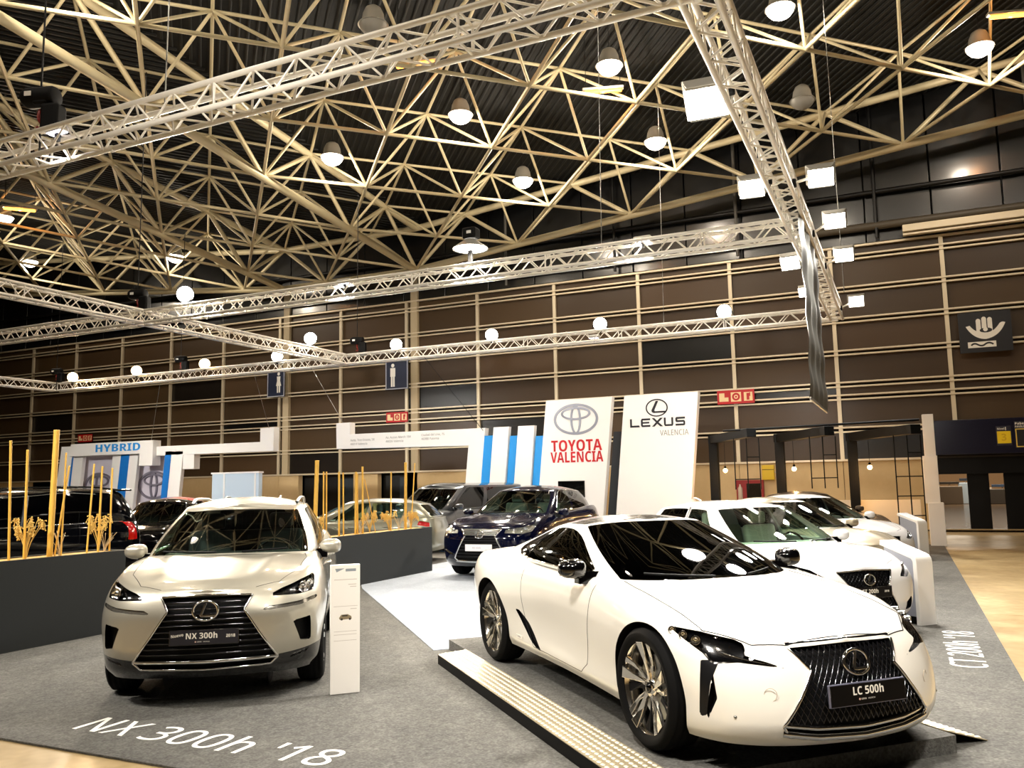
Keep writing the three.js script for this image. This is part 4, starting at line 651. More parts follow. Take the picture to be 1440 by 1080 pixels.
function heights(T, ax) {                  // surface lookup seen from the front (0), the side (2) or above (1)
  const [ia, ib] = ax === 0 ? [2, 1] : ax === 1 ? [0, 2] : [0, 1], c = 0.012, map = new Map(), key = (i, j) => i * 4096 + j;
  for (let i = 0; i < T.length; i += 24) {
    const a = [T[i + ia], T[i + 8 + ia], T[i + 16 + ia]], b = [T[i + ib], T[i + 8 + ib], T[i + 16 + ib]], h = [T[i + ax], T[i + 8 + ax], T[i + 16 + ax]];
    const D = (b[1] - b[2]) * (a[0] - a[2]) + (a[2] - a[1]) * (b[0] - b[2]); if (Math.abs(D) < 1e-10) continue;
    for (let x = Math.floor(Math.min(...a) / c); x <= Math.ceil(Math.max(...a) / c); x++) for (let y = Math.floor(Math.min(...b) / c); y <= Math.ceil(Math.max(...b) / c); y++) {
      const l0 = ((b[1] - b[2]) * (x * c - a[2]) + (a[2] - a[1]) * (y * c - b[2])) / D, l1 = ((b[2] - b[0]) * (x * c - a[2]) + (a[0] - a[2]) * (y * c - b[2])) / D, l2 = 1 - l0 - l1;
      if (l0 < -0.02 || l1 < -0.02 || l2 < -0.02) continue;
      const v = l0 * h[0] + l1 * h[1] + l2 * h[2], k = key(x + 1024, y + 1024); if (!(map.get(k) >= v)) map.set(k, v);
    }
  }
  const get = (x, y) => {
    for (let r = 0; r < 9; r++) for (let i = -r; i <= r; i++) for (let j = -r; j <= r; j++) { if (Math.max(Math.abs(i), Math.abs(j)) !== r) continue; const v = map.get(key(x + i + 1024, y + j + 1024)); if (v !== undefined) return v; }
    return 0;
  };
  return (x, y) => { if (ia === 2) x = Math.abs(x); const fx = x / c, fy = (ib === 2 ? Math.abs(y) : y) / c, i = Math.floor(fx), j = Math.floor(fy), u = fx - i, w = fy - j; return lerp(lerp(get(i, j), get(i + 1, j), u), lerp(get(i, j + 1), get(i + 1, j + 1), u), w); };
}
const PROJ = {
  front: (x, y, z) => [z, y], side: (x, y, z) => [x, y], top: (x, y, z) => [x, z], st: (x, y, z, s, t) => [s, t],
  rear: (x, y, z) => [(z + x) * Math.SQRT1_2, y],
  corner: (x, y, z) => [(z - x) * Math.SQRT1_2, y],
};
// ---- wheels (axis along z, outer face towards +z)
const wheelCache = new Map();
function makeWheel(r, w, rim, style, metal, parent, name, pos, turn) {
  const W = sub(name, parent, pos); W.rotation.y = turn;
  const key = [r, w, rim, style].join();
  if (!wheelCache.has(key)) {
    const h = w / 2, G = {};
    const tread = []; for (let i = 0; i <= 16; i++) { const a = lerp(-h * 0.8, h * 0.8, i / 16); tread.push([r - 0.012 * (a / h) ** 2 - (i % 4 === 2 ? 0.008 : 0), a]); }
    G.tyre = at(lathe([[rim - 0.012, -h * 0.86], [rim + 0.01, -h * 0.98], [(r + rim) / 2, -h * 1.05], [r - 0.03, -h * 0.97], ...tread, [r - 0.03, h * 0.97], [(r + rim) / 2, h * 1.05], [rim + 0.01, h * 0.98], [rim - 0.012, h * 0.86]], 56), 0, 0, 0, R(90));
    G.rim = at(lathe([[rim - 0.03, -h * 0.8], [rim - 0.03, h * 0.45], [rim - 0.016, h * 0.72], [rim - 0.006, h * 0.84], [rim + 0.004, h * 0.9], [rim + 0.006, h * 0.82]], 56), 0, 0, 0, R(90));
    G.disc = at(lathe([[0.06, 0.01], [rim * 0.68, 0.01], [rim * 0.68, -0.02], [0.06, -0.02]], 40), 0, 0, h * 0.1, R(90));
    G.cap = at(lathe([[0, 0.022], [0.022, 0.02], [0.034, 0.008], [0.036, -0.03]], 24), 0, 0, h * 0.62, R(90));
    const n = 5, sp = [], q = [];
    for (let k = 0; k < n; k++) {
      const a = k * 2 * Math.PI / n + (style === 'twist' ? 0.25 : 0.1), rr = rim - 0.012;
      const P = (rad, ang, wd) => { const c = [Math.cos(a + ang) * rad, Math.sin(a + ang) * rad], t = [-Math.sin(a + ang) * wd, Math.cos(a + ang) * wd]; return [[c[0] + t[0], c[1] + t[1]], [c[0] - t[0], c[1] - t[1]]]; };
      const band = (list) => { const L = [], Q = []; for (const l of list) { const [p, m] = P(...l); L.push(p); Q.unshift(m); } return [...L, ...Q]; };
      const dish = (g, deep) => { const p = g.attributes.position; for (let i = 0; i < p.count; i++) { const d = Math.hypot(p.getX(i), p.getY(i)) / rim; p.setZ(i, p.getZ(i) + h * (0.42 + 0.36 * d * d) - deep); } g.computeVertexNormals(); return g; };
      if (style === 'twist') {
        sp.push(dish(extr(band([[0.035, 0, 0.014], [0.09, 0.06, 0.012], [0.15, 0.16, 0.016], [0.2, 0.2, 0.022], [rr, 0.2, 0.034]]), 0.026, 0.004), 0));
        sp.push(dish(extr(band([[0.04, -0.12, 0.012], [0.09, -0.22, 0.01], [0.15, -0.26, 0.009], [0.2, -0.2, 0.011], [rr, -0.12, 0.018]]), 0.022, 0.004), 0.006));
        q.push(dish(extr(band([[0.1, 0.5, 0.02], [0.17, 0.52, 0.012], [rr, 0.56, 0.03]]), 0.012, 0.002), 0.024));
      } else if (style === 'five') {
        sp.push(dish(extr(band([[0.03, 0, 0.03], [0.1, 0, 0.024], [rr, 0, 0.036]]), 0.026, 0.005), 0));
        q.push(dish(extr(band([[0.08, 0.62, 0.008], [rr, 0.62, 0.012]]), 0.012, 0.002), 0.014));
      } else {
        for (const o of [-0.17, 0.17]) sp.push(dish(extr(band([[0.035, o * 1.6, 0.015], [0.12, o * 1.05, 0.012], [rr, o, 0.019]]), 0.024, 0.004), 0));
        q.push(dish(extr(band([[0.06, 0.62, 0.008], [rr, 0.62, 0.01]]), 0.012, 0.002), 0.014));
      }
    }
    sp.push(at(lathe([[0.02, 0.02], [0.05, 0.018], [0.066, 0.0], [0.066, -0.03]], 30), 0, 0, h * 0.5, R(90)));
    G.spokes = sp; G.inner = merge(q);
    wheelCache.set(key, G);
  }
  const G = wheelCache.get(key);
  part('tyre', G.tyre, M.rubber, W); part('rim', G.rim, metal, W); part('brake_disc', G.disc, M.satin, W);
  for (const s of G.spokes) part('spoke', s, metal, W);
  part('inner_spokes', G.inner, M.darkMetal, W); part('hub_cap', G.cap, M.gloss, W);
  return W;
}
// ---- the car itself
function makeCar(S, name, label, pos, turn, group) {
  const car = thing(name, label, 'car', pos, turn, group);
  const xF = curve(S.xF), xR = curve(S.xR), yb = curve(S.yb), yc = curve(S.yc), yh = curve(S.yh), sec = curve(S.sec), plan = path3(S.plan);
  const F0 = xF(0.5), R0 = xR(0.5), q = S.quality || 1;
  const bump = (x, y) => { let d = 0; for (const b of S.bumps || []) d += b[4] * Math.exp(-(((x - b[0]) / b[2]) ** 2) - ((y - b[1]) / b[3]) ** 2); return d; };
  const side = (s, t) => {
    const [xi, , ze] = plan(s), x0 = lerp(R0, F0, (xi + 1) / 2);
    let y = lerp(yb(x0), yc(x0), t), x = x0 + (xF(y) - F0) * sst(0.45, 1, xi) + (xR(y) - R0) * sst(0.45, 1, -xi);
    y = lerp(yb(x), yc(x), t);
    x = x0 + (xF(y) - F0) * sst(0.45, 1, xi) + (xR(y) - R0) * sst(0.45, 1, -xi);
    const w = ze * S.W * sec(t) * (S.taper ? S.taper(x, t) : 1) + bump(x, y) * sst(0.15, 0.8, ze);
    return [x, y, w, s, t];
  };
  const ns = Math.round(130 * q), nt = Math.round(34 * q);
  const body0 = gridSoup(ns, nt, side);
  const fill0 = gridSoup(ns, Math.round(18 * q), (s, w) => {
    const [x, y, z] = side(s, 1), k = 1 - Math.pow(1 - w, S.crown || 2), zz = z * (1 - w);
    return [x, y + (yh(x) - y) * k + (S.hood ? S.hood(x, zz, z) : 0), zz, s, 1 + w];
  });
  const base = path3(S.base), top = path3(S.top), yr = curve(S.roofY), bulge = S.bulge ?? 0.03;
  const cab = (s, t) => {
    const a = base(s), b = top(s), e = 0.01, c = base(Math.min(1, s + e)), d = base(Math.max(0, s - e)), l = Math.hypot(c[2] - d[2], c[0] - d[0]) || 1, k = bulge * Math.sin(Math.PI * Math.pow(t, 0.85));
    return [lerp(a[0], b[0], t) + k * (c[2] - d[2]) / l, lerp(a[1], b[1], t), Math.max(0, lerp(a[2], b[2], t) - k * (c[0] - d[0]) / l), s, t];
  };
  const ms = Math.round(110 * q);
  const cab0 = gridSoup(ms, Math.round(26 * q), cab);
  const roof0 = gridSoup(ms, Math.round(14 * q), (s, w) => { const [x, y, z] = cab(s, 1); return [x, y + (yr(x) - y) * (1 - (1 - w) ** 2.2), z * (1 - w), s, 1 + w]; });
  let body = smoothSoup([...body0, ...fill0], R(S.crease || 50)), gh = smoothSoup([...cab0, ...roof0], R(38)), roof;
  [gh, roof] = splitSoup(gh, (x, y, z, s, t) => t - 1.0001);
  // no lid under the cabin, no metal in the wheel arches
  const ring = []; for (let i = 0; i <= 40; i++) { const p = cab(i / 40, 0); ring.push([p[0], p[2] - 0.012]); } ring.push([ring[40][0], -0.2], [ring[0][0], -0.2]);
  const inRing = sdPoly(ring);
  body = splitSoup(body, (x, y, z, s, t) => (t > 0.999 ? inRing(x, z) : 1))[1];
  for (const ax of S.axles) body = splitSoup(body, (x, y, z) => Math.max(Math.hypot(x - ax, y - S.arch[1]) - S.arch[0], 0.3 - z))[1];
  const whole = [...body, ...gh, ...roof], HF = [heights(whole, 0), heights(whole, 1), heights(whole, 2)];
  const put3 = (axis, a, b, off = 0) => (axis === 0 ? [HF[0](a, b) + off, b, a] : axis === 1 ? [a, HF[1](a, b) + off, b] : [a, b, HF[2](a, b) + off]);
  car.lift = put3;
  const line = (axis, pts, r, off, step = 0.03) => {
    const L = []; for (let i = 0; i + 1 < pts.length; i++) { const n = Math.max(1, Math.ceil(Math.hypot(pts[i + 1][0] - pts[i][0], pts[i + 1][1] - pts[i][1]) / step)); for (let k = 0; k < n; k++) L.push([lerp(pts[i][0], pts[i + 1][0], k / n), lerp(pts[i][1], pts[i + 1][1], k / n)]); }
    L.push(pts[pts.length - 1]);
    return new THREE.TubeGeometry(new THREE.CatmullRomCurve3(L.map((p) => V(...put3(axis, p[0], p[1], off)))), L.length * 2, r, 6, false);
  };
  const flip = (g) => { const k = g.clone().applyMatrix4(new THREE.Matrix4().makeScale(1, 1, -1)); if (k.index) { const a = k.index.array; for (let i = 0; i < a.length; i += 3) { const t = a[i]; a[i] = a[i + 1]; a[i + 1] = t; } } else return k; return k; };
  const both = (n, g, m, p = car, l) => { part(n, g, m, p, l); part(n, flip(g), m, p, l); };
  const gaps = [];
  const src = { body, gh, roof };
  for (const c of S.cuts) {
    const P = PROJ[c.proj], sd = sdPoly(c.round ? smoothPoly(c.poly, c.round) : c.poly), out = [], cond = c.cond || (() => -1);
    for (const k of c.from || ['body']) { const [a, b] = splitSoup(src[k], (x, y, z, s, t) => Math.max(sd(...P(x, y, z, s, t)), cond(x, y, z, s, t))); src[k] = b; out.push(...a); }
    if (!out.length) { console.log('empty cut', name, c.name); continue; }
    const mat = c.mat === 'paint' ? S.paint : c.mat, d = c.inset, inner = d ? moved(out, d) : out;
    const mk = (mir) => {
      const m = part(c.name, soupGeo(inner, mir), mat, car, c.label);
      if (d) part(c.rim || 'surround', soupGeo(rimSoup(out, d), mir), c.rimMat === 'paint' || !c.rimMat ? S.paint : c.rimMat, m);
      if (c.cover) part('lens', soupGeo(out, mir), M.clear, m);
      if (c.extra) c.extra(m, mir === 1 ? -1 : 1);
    };
    if (c.pair) { mk(0); mk(1); } else mk(2);
    if (c.gap) {
      const ax = c.proj === 'front' ? 0 : c.proj === 'top' ? 1 : 2, pl = c.gapLine || [...c.poly, c.poly[0]];
      gaps.push(line(ax, pl, c.gapR || 0.0028, -0.0008)); if (c.pair || ax !== 2) gaps.push(flip(gaps[gaps.length - 1]));
    }
    if (c.frame) { const ax = c.proj === 'front' ? 0 : c.proj === 'top' ? 1 : 2, g = line(ax, c.frameLine || [...c.poly, c.poly[0]], c.frameR || 0.006, 0.001); both(c.frameName || 'window_trim', g, c.frame); }
  }
  part('body_shell', soupGeo(src.body, 2), S.paint, car); part('cabin_frame', soupGeo(src.gh, 2), S.pillar || S.paint, car); part('roof', soupGeo(src.roof, 2), S.roofMat || S.paint, car, S.roofLabel);
  if (gaps.length) part('panel_gap', merge(gaps), M.black, car);
  // arches, floor pan, cabin
  const liner = [];
  for (const ax of S.axles) {
    const n = 18, pos2 = []; for (let i = 0; i <= n; i++) { const a = lerp(-0.3, Math.PI + 0.3, i / n), X = ax + Math.cos(a) * (S.arch[0] + 0.004), Y = S.arch[1] + Math.sin(a) * (S.arch[0] + 0.004); pos2.push([X, Y, Math.max(0.5, HF[2](X, Math.max(Y, yb(X) + 0.02)) - 0.004)]); }
    const s = []; const v = (p, z) => s.push(p[0], p[1], z, ax - p[0], S.arch[1] - p[1], 0, 0, 0);
    for (let i = 0; i < n; i++) { const a = pos2[i], b = pos2[i + 1]; v(a, a[2]); v(b, b[2]); v(b, 0.42); v(a, a[2]); v(b, 0.42); v(a, 0.42); }
    liner.push(soupGeo(s, 2));
    liner.push(at(new THREE.CircleGeometry(S.arch[0], 24), ax, S.arch[1], 0.43), at(new THREE.CircleGeometry(S.arch[0], 24), ax, S.arch[1], -0.43));
  }
  part('wheel_arch_liner', merge(liner), M.black, car);
  const pan = []; for (let i = 0; i <= 46; i++) { const p = side(i / 46, 0); pan.push([p[0], Math.max(0.002, Math.min(p[2] - 0.02, S.W - 0.02))]); }
  const keepOut = (x, z) => { for (const ax of S.axles) if (Math.abs(x - ax) < S.arch[0] + 0.01) return Math.min(z, 0.42); return z; };
  const panPts = pan.map(([x, z]) => [x * 0.985, keepOut(x, z)]);
  const panG = at(new THREE.ShapeGeometry(shapeOf([...panPts, ...panPts.slice(1, -1).reverse().map(([x, z]) => [x, -z])])), 0, Math.max(...[-0.5, 0, 0.5].map(yb)) + 0.03, 0, R(90));
  part('floor_pan', panG, M.black, car);
  if (S.cabin) S.cabin(car, { base, top, line, both, flip, HF });
  for (let i = 0; i < 2; i++) for (const s of [1, -1]) makeWheel(S.tyre[0], S.tyre[1], S.tyre[2], S.rimStyle, S.rimMat || M.satin, car, 'wheel', [S.axles[i], S.tyre[0], s * (S.track - S.tyre[1] / 2)], (s < 0 ? Math.PI : 0) + (i === 0 ? -(S.steer || 0) : 0));
  if (S.detail) S.detail(car, { line, both, flip, HF, put3, side, cab });
  return car;
}
function cabin(o) {                        // dashboard, seats, steering wheel
  return (car) => {
    const c = sub('interior', car), sm = o.seat || M.seat, hw = o.hw || 0.6;
    part('dashboard', extr([[o.dash, o.belt - 0.02], [o.dash - 0.32, o.belt + 0.0], [o.dash - 0.42, o.belt - 0.05], [o.dash - 0.45, o.belt - 0.35], [o.dash, o.belt - 0.35]], hw * 2, 0.02).translate(0, 0, -hw), o.dashMat || M.dash, c);
    const seat = (x, z, w, hh, n) => {
      const parts = [at(box(0.13, hh, w, 0, hh / 2, 0, 0.05), x - 0.02, o.belt - 0.42, z, 0, 0, R(14)), at(box(0.5, 0.14, w, 0.25, 0, 0, 0.05), x, o.belt - 0.42, z)];
      if (n) parts.push(at(box(0.1, 0.17, 0.25, 0, 0, 0, 0.04), x - 0.02 - hh * 0.29, o.belt - 0.42 + hh + 0.08, z)); return merge(parts);
    };
    for (const z of [-0.36, 0.36]) part('seat', seat(o.seatX, z, 0.48, 0.62, 1), sm, c);
    if (o.rearX !== undefined) part('rear_seat', seat(o.rearX, 0, hw * 1.9, 0.58, 0), sm, c);
    const w = [at(new THREE.TorusGeometry(0.18, 0.014, 8, 32), 0, 0, 0, 0, R(90)), box(0.02, 0.05, 0.34), box(0.02, 0.17, 0.04, 0, -0.09, 0)];
    part('steering_wheel', at(merge(w), o.dash - 0.5, o.belt - 0.06, -0.36, 0, 0, R(24)), M.black, c);
    part('cabin_floor', box(o.dash - (o.rearX ?? o.seatX) + 0.7, 0.03, hw * 2 + 0.1, (o.dash + (o.rearX ?? o.seatX)) / 2 - 0.3, o.belt - 0.56, 0), M.black, c);
  };
}
function mirrors(o) {
  return (car, k) => {
    for (const s of [1, -1]) {
      const m = sub('door_mirror', car);
      const g = new THREE.SphereGeometry(1, 24, 16), p = g.attributes.position;
      for (let i = 0; i < p.count; i++) { let x = p.getX(i), y = p.getY(i), z = p.getZ(i); if (x < -0.35) x = -0.35; const f = 1 - 0.18 * (z + 1) / 2; p.setXYZ(i, x * 0.1, Math.sign(y) * Math.pow(Math.abs(y), 0.75) * 0.078 * f, Math.sign(z) * Math.pow(Math.abs(z), 0.8) * 0.105); }
      g.computeVertexNormals();
      const G = at(g, o.x, o.y, s * o.z, 0, s * -0.12); if (s < 0) { }
      part('mirror_cap', G, o.mat, m, o.capLabel);
      part('mirror_glass', at(box(0.006, 0.105, 0.16, 0, 0, 0, 0.003), o.x - 0.038, o.y, s * o.z, 0, s * -0.12), M.chrome, m);
      part('mirror_arm', extr([[o.x - 0.03, o.y - 0.1], [o.x + 0.05, o.y - 0.1], [o.x + 0.04, o.y - 0.03], [o.x - 0.03, o.y - 0.03]], 0.17, 0.008).translate(0, 0, s > 0 ? o.z - 0.2 : -o.z + 0.03), M.gloss, m);
    }
  };
}
// ------------------------------------------------------------------ front details: grille bars, emblem, plate, lamps, wipers
const bandMat = std(0x101012, 0.25, 0.6);
function spanOf(poly, y) { const sd = sdPoly(poly); let m = 0; for (let z = 0; z < 0.8; z += 0.004) if (sd(z, y) < -0.004) m = z; return m; }
function grilleSlats(car, k, poly, ys, r, off, mat, thick = 1) {
  for (const y of ys) {
    const m = spanOf(poly, y); if (m < 0.05) continue;
    const pts = []; for (let i = 0; i <= 14; i++) { const z = lerp(-m, m, i / 14); pts.push(V(...k.put3(0, z, y, off))); }
    const g = new THREE.TubeGeometry(new THREE.CatmullRomCurve3(pts), 28, r, 6, false);
    part('grille_slat', g, mat, car);
  }
}
function grilleMesh(car, k, poly, o) {        // crossing wavy bars that leave diamond openings
  const sd = sdPoly([...poly, ...[]]), inside = (z, y) => sd(Math.abs(z), y) < -0.006, gs = [];
  for (const dir of [1, -1]) for (let z0 = -1.4; z0 < 1.4; z0 += o.step) {
    let run = []; const flush = () => { if (run.length > 2) gs.push(new THREE.TubeGeometry(new THREE.CatmullRomCurve3(run), run.length * 2, o.r, 5, false)); run = []; };
    for (let y = o.y0; y <= o.y1; y += 0.012) { const z = z0 + dir * o.slope * (y - 0.45) * (1 + 0.5 * (y - 0.45)); if (inside(z, y)) run.push(V(...k.put3(0, z, y, o.off))); else flush(); }
    flush();
  }
  const m = part('grille_mesh', merge(gs), o.mat, car, 'black diamond mesh of the grille'); m.userData.kind = 'stuff'; return m;
}
function emblem(car, x, y, w, mat, tilt = 0) {
  const g = sub('emblem', car, [x, y, 0]); g.rotation.z = tilt;
  const ring = new THREE.TorusGeometry(1, 0.13, 10, 48); ring.applyMatrix4(new THREE.Matrix4().makeScale(w / 2, w * 0.4, w / 2)); ring.rotateY(R(90));
  part('emblem_ring', ring, M.chrome, g);
  part('emblem_disc', at(extr(new THREE.Shape().absellipse(0, 0, w * 0.48, w * 0.38, 0, 7, false, 0), 0.008), -0.012, 0, 0, 0, R(90)), M.gloss, g);
  const s = w / 2; // a slanted stroke running into a curved foot
  part('emblem_letter', at(extr([[0.12 * s, 0.62 * s], [-0.02 * s, 0.62 * s], [-0.42 * s, -0.32 * s], [-0.36 * s, -0.46 * s], [-0.2 * s, -0.5 * s], [0.66 * s, -0.5 * s], [0.8 * s, -0.36 * s], [-0.2 * s, -0.36 * s], [-0.24 * s, -0.28 * s]], 0.012, 0.002), -0.002, 0, 0, 0, R(90)), M.chrome, g);
}
function plateTex(draw, bg) { return canvasTex(1040, 220, (c, w, h) => { c.fillStyle = bg; c.fillRect(0, 0, w, h); c.textBaseline = 'alphabetic'; draw(c, w, h); }); }
function plate(car, x, y, tex, tilt = 0, rim) {
  const g = sub('number_plate', car, [x, y, 0]); g.rotation.z = tilt;
  part('plate_holder', box(0.016, 0.122, 0.532, -0.002, 0, 0, 0.005), rim || M.gloss, g);
  part('plate_print', box(0.003, 0.11, 0.52, 0.0075, 0, 0), phys({ map: tex, roughness: 0.35, specularIntensity: 0.3 }), g);
}
function projector(m, p, r, dir, glow) {       // a round lamp unit inside a headlight
  const g = merge([at(lathe([[r * 0.2, 0], [r * 0.8, 0.012], [r, 0.03], [r * 1.06, 0.034], [r * 1.02, 0.0], [r * 0.7, -0.02]], 24), 0, 0, 0, 0, 0, R(-90)), at(new THREE.SphereGeometry(r * 0.62, 16, 12), 0.01, 0, 0)]);
  part('lamp_unit', at(g, ...p, 0, dir), M.chrome, m);
}
function surfaceDot(k, axis, a, b, r, off) { const p = k.put3(axis, a, b, off); return at(new THREE.SphereGeometry(r, 10, 8), ...p); }
function wipers(car, k, cs, mat = M.black) {   // cs: pairs of [s, t] points on the windscreen
  for (const [a, b, sg] of cs) {
    const pts = []; for (let i = 0; i <= 8; i++) { const q = k.cab(lerp(a[0], b[0], i / 8), lerp(a[1], b[1], i / 8)); pts.push([q[0] + 0.012, q[1] + 0.012, sg * q[2]]); }
    part('wiper', tube(pts, 0.008, 6), mat, car);
  }
}
function doorHandle(car, k, x0, x1, y, mat) { for (const s of [1, -1]) { const a = k.put3(2, x0, y, 0.012), b = k.put3(2, x1, y, 0.012); part('door_handle', tube([[a[0], y - 0.004, s * (a[2] - 0.02)], [lerp(a[0], b[0], 0.15), y, s * (a[2] + 0.012)], [lerp(a[0], b[0], 0.85), y, s * (b[2] + 0.012)], [b[0], y - 0.004, s * (b[2] - 0.02)]], 0.011, 8), mat, car); } }
// ------------------------------------------------------------------ the white coupe
M.pearl = phys({ color: 0xece7dc, roughness: 0.32, clearcoat: 1, clearcoatRoughness: 0.03 });
M.carbon = phys({ color: 0x0c0a09, roughness: 0.25, clearcoat: 1, clearcoatRoughness: 0.02 });
const LC = { quality: 1.5,
  W: 0.93, xF: [[0.14, 2.2], [0.2, 2.27], [0.3, 2.3], [0.45, 2.275], [0.6, 2.215], [0.7, 2.14], [0.78, 2.05]], xR: [[0.2, -2.2], [0.4, -2.33], [0.6, -2.38], [0.8, -2.4], [0.95, -2.35]],
  yb: [[2.3, 0.16], [2, 0.17], [1.1, 0.19], [0, 0.21], [-1, 0.21], [-2, 0.24], [-2.4, 0.34]],
  yc: [[2.25, 0.66], [2.05, 0.708], [1.8, 0.765], [1.43, 0.838], [1, 0.9], [0.6, 0.935], [0, 0.94], [-0.7, 0.955], [-1.2, 0.98], [-1.6, 0.985], [-2, 0.965], [-2.4, 0.93]],
  yh: [[2.25, 0.67], [2.05, 0.735], [1.8, 0.795], [1.4, 0.865], [1, 0.938], [0.6, 0.965], [-1.2, 0.99], [-2, 1.0], [-2.4, 0.955]],
  plan: [[1, 0], [0.995, 0.18], [0.985, 0.36], [0.965, 0.54], [0.935, 0.7], [0.885, 0.85], [0.8, 0.95], [0.68, 0.995], [0.5, 1], [0.3, 0.985], [0.1, 0.975], [-0.15, 0.975], [-0.4, 0.99], [-0.6, 1], [-0.78, 0.98], [-0.9, 0.9], [-0.96, 0.72], [-0.99, 0.4], [-1, 0]],
  sec: [[0, 0.93], [0.1, 0.965], [0.3, 0.985], [0.55, 1], [0.75, 0.99], [0.88, 0.965], [0.96, 0.925], [1, 0.88]],
  bumps: [[1.45, 0.74, 0.45, 0.2, 0.02], [-1.5, 0.72, 0.6, 0.3, 0.05], [-0.2, 0.5, 0.75, 0.16, -0.028], [0.2, 0.27, 0.9, 0.07, 0.02]],
  hood: (x, z, zc) => (x > 0.6 ? 0.016 * Math.exp(-(((z - 0.44 + (x - 0.9) * 0.1) / 0.09) ** 2)) * sst(0.7, 1.1, x) * (1 - sst(1.9, 2.15, x)) : 0),
  base: [[1.02, 0.93, 0], [1.0, 0.93, 0.3], [0.9, 0.93, 0.56], [0.66, 0.93, 0.745], [0.25, 0.935, 0.815], [-0.3, 0.945, 0.825], [-0.8, 0.955, 0.81], [-1.25, 0.975, 0.75], [-1.7, 0.985, 0.62], [-1.97, 0.985, 0.42], [-2.04, 0.985, 0]],
  top: [[-0.02, 1.315, 0], [-0.04, 1.312, 0.3], [-0.09, 1.297, 0.46], [-0.17, 1.28, 0.535], [-0.28, 1.278, 0.56], [-0.46, 1.272, 0.565], [-0.68, 1.25, 0.555], [-0.95, 1.2, 0.53], [-1.2, 1.145, 0.47], [-1.35, 1.12, 0.32], [-1.4, 1.11, 0]],
  roofY: [[0, 1.318], [-0.3, 1.345], [-0.6, 1.335], [-1, 1.25], [-1.4, 1.115]], bulge: 0.035,
  axles: [1.435, -1.435], arch: [0.392, 0.366], tyre: [0.364, 0.25, 0.282], track: 0.935, rimStyle: 'twist', rimMat: std(0xf4efe6, 0.13, 1), steer: 0.0,
  paint: M.pearl, roofMat: M.carbon, roofLabel: 'black carbon roof panel', crease: 40,
  cuts: [
    { name: 'windscreen', proj: 'st', from: ['gh'], poly: [[-1, 0.02], [0.268, 0.02], [0.285, 0.97], [-1, 0.97]], mat: M.tint },
    { name: 'side_window', proj: 'side', from: ['gh'], round: 1, poly: [[0.5, 0.965], [0.3, 1.06], [0.0, 1.185], [-0.22, 1.243], [-0.45, 1.252], [-0.7, 1.225], [-0.95, 1.16], [-1.14, 1.08], [-1.17, 1.03], [-1.05, 0.995], [-0.6, 0.975], [0, 0.962]], cond: (x, y, z) => 0.4 - z, mat: M.tint, pair: 1, frame: M.chrome, frameLine: [[0.5, 0.962], [0, 0.962], [-0.6, 0.975], [-1.05, 0.995], [-1.16, 1.03]], frameName: 'chrome_window_strip' },
    { name: 'rear_window', proj: 'st', from: ['gh'], poly: [[0.86, 0.06], [2, 0.06], [2, 0.95], [0.84, 0.95]], mat: M.tint },
  ],
};
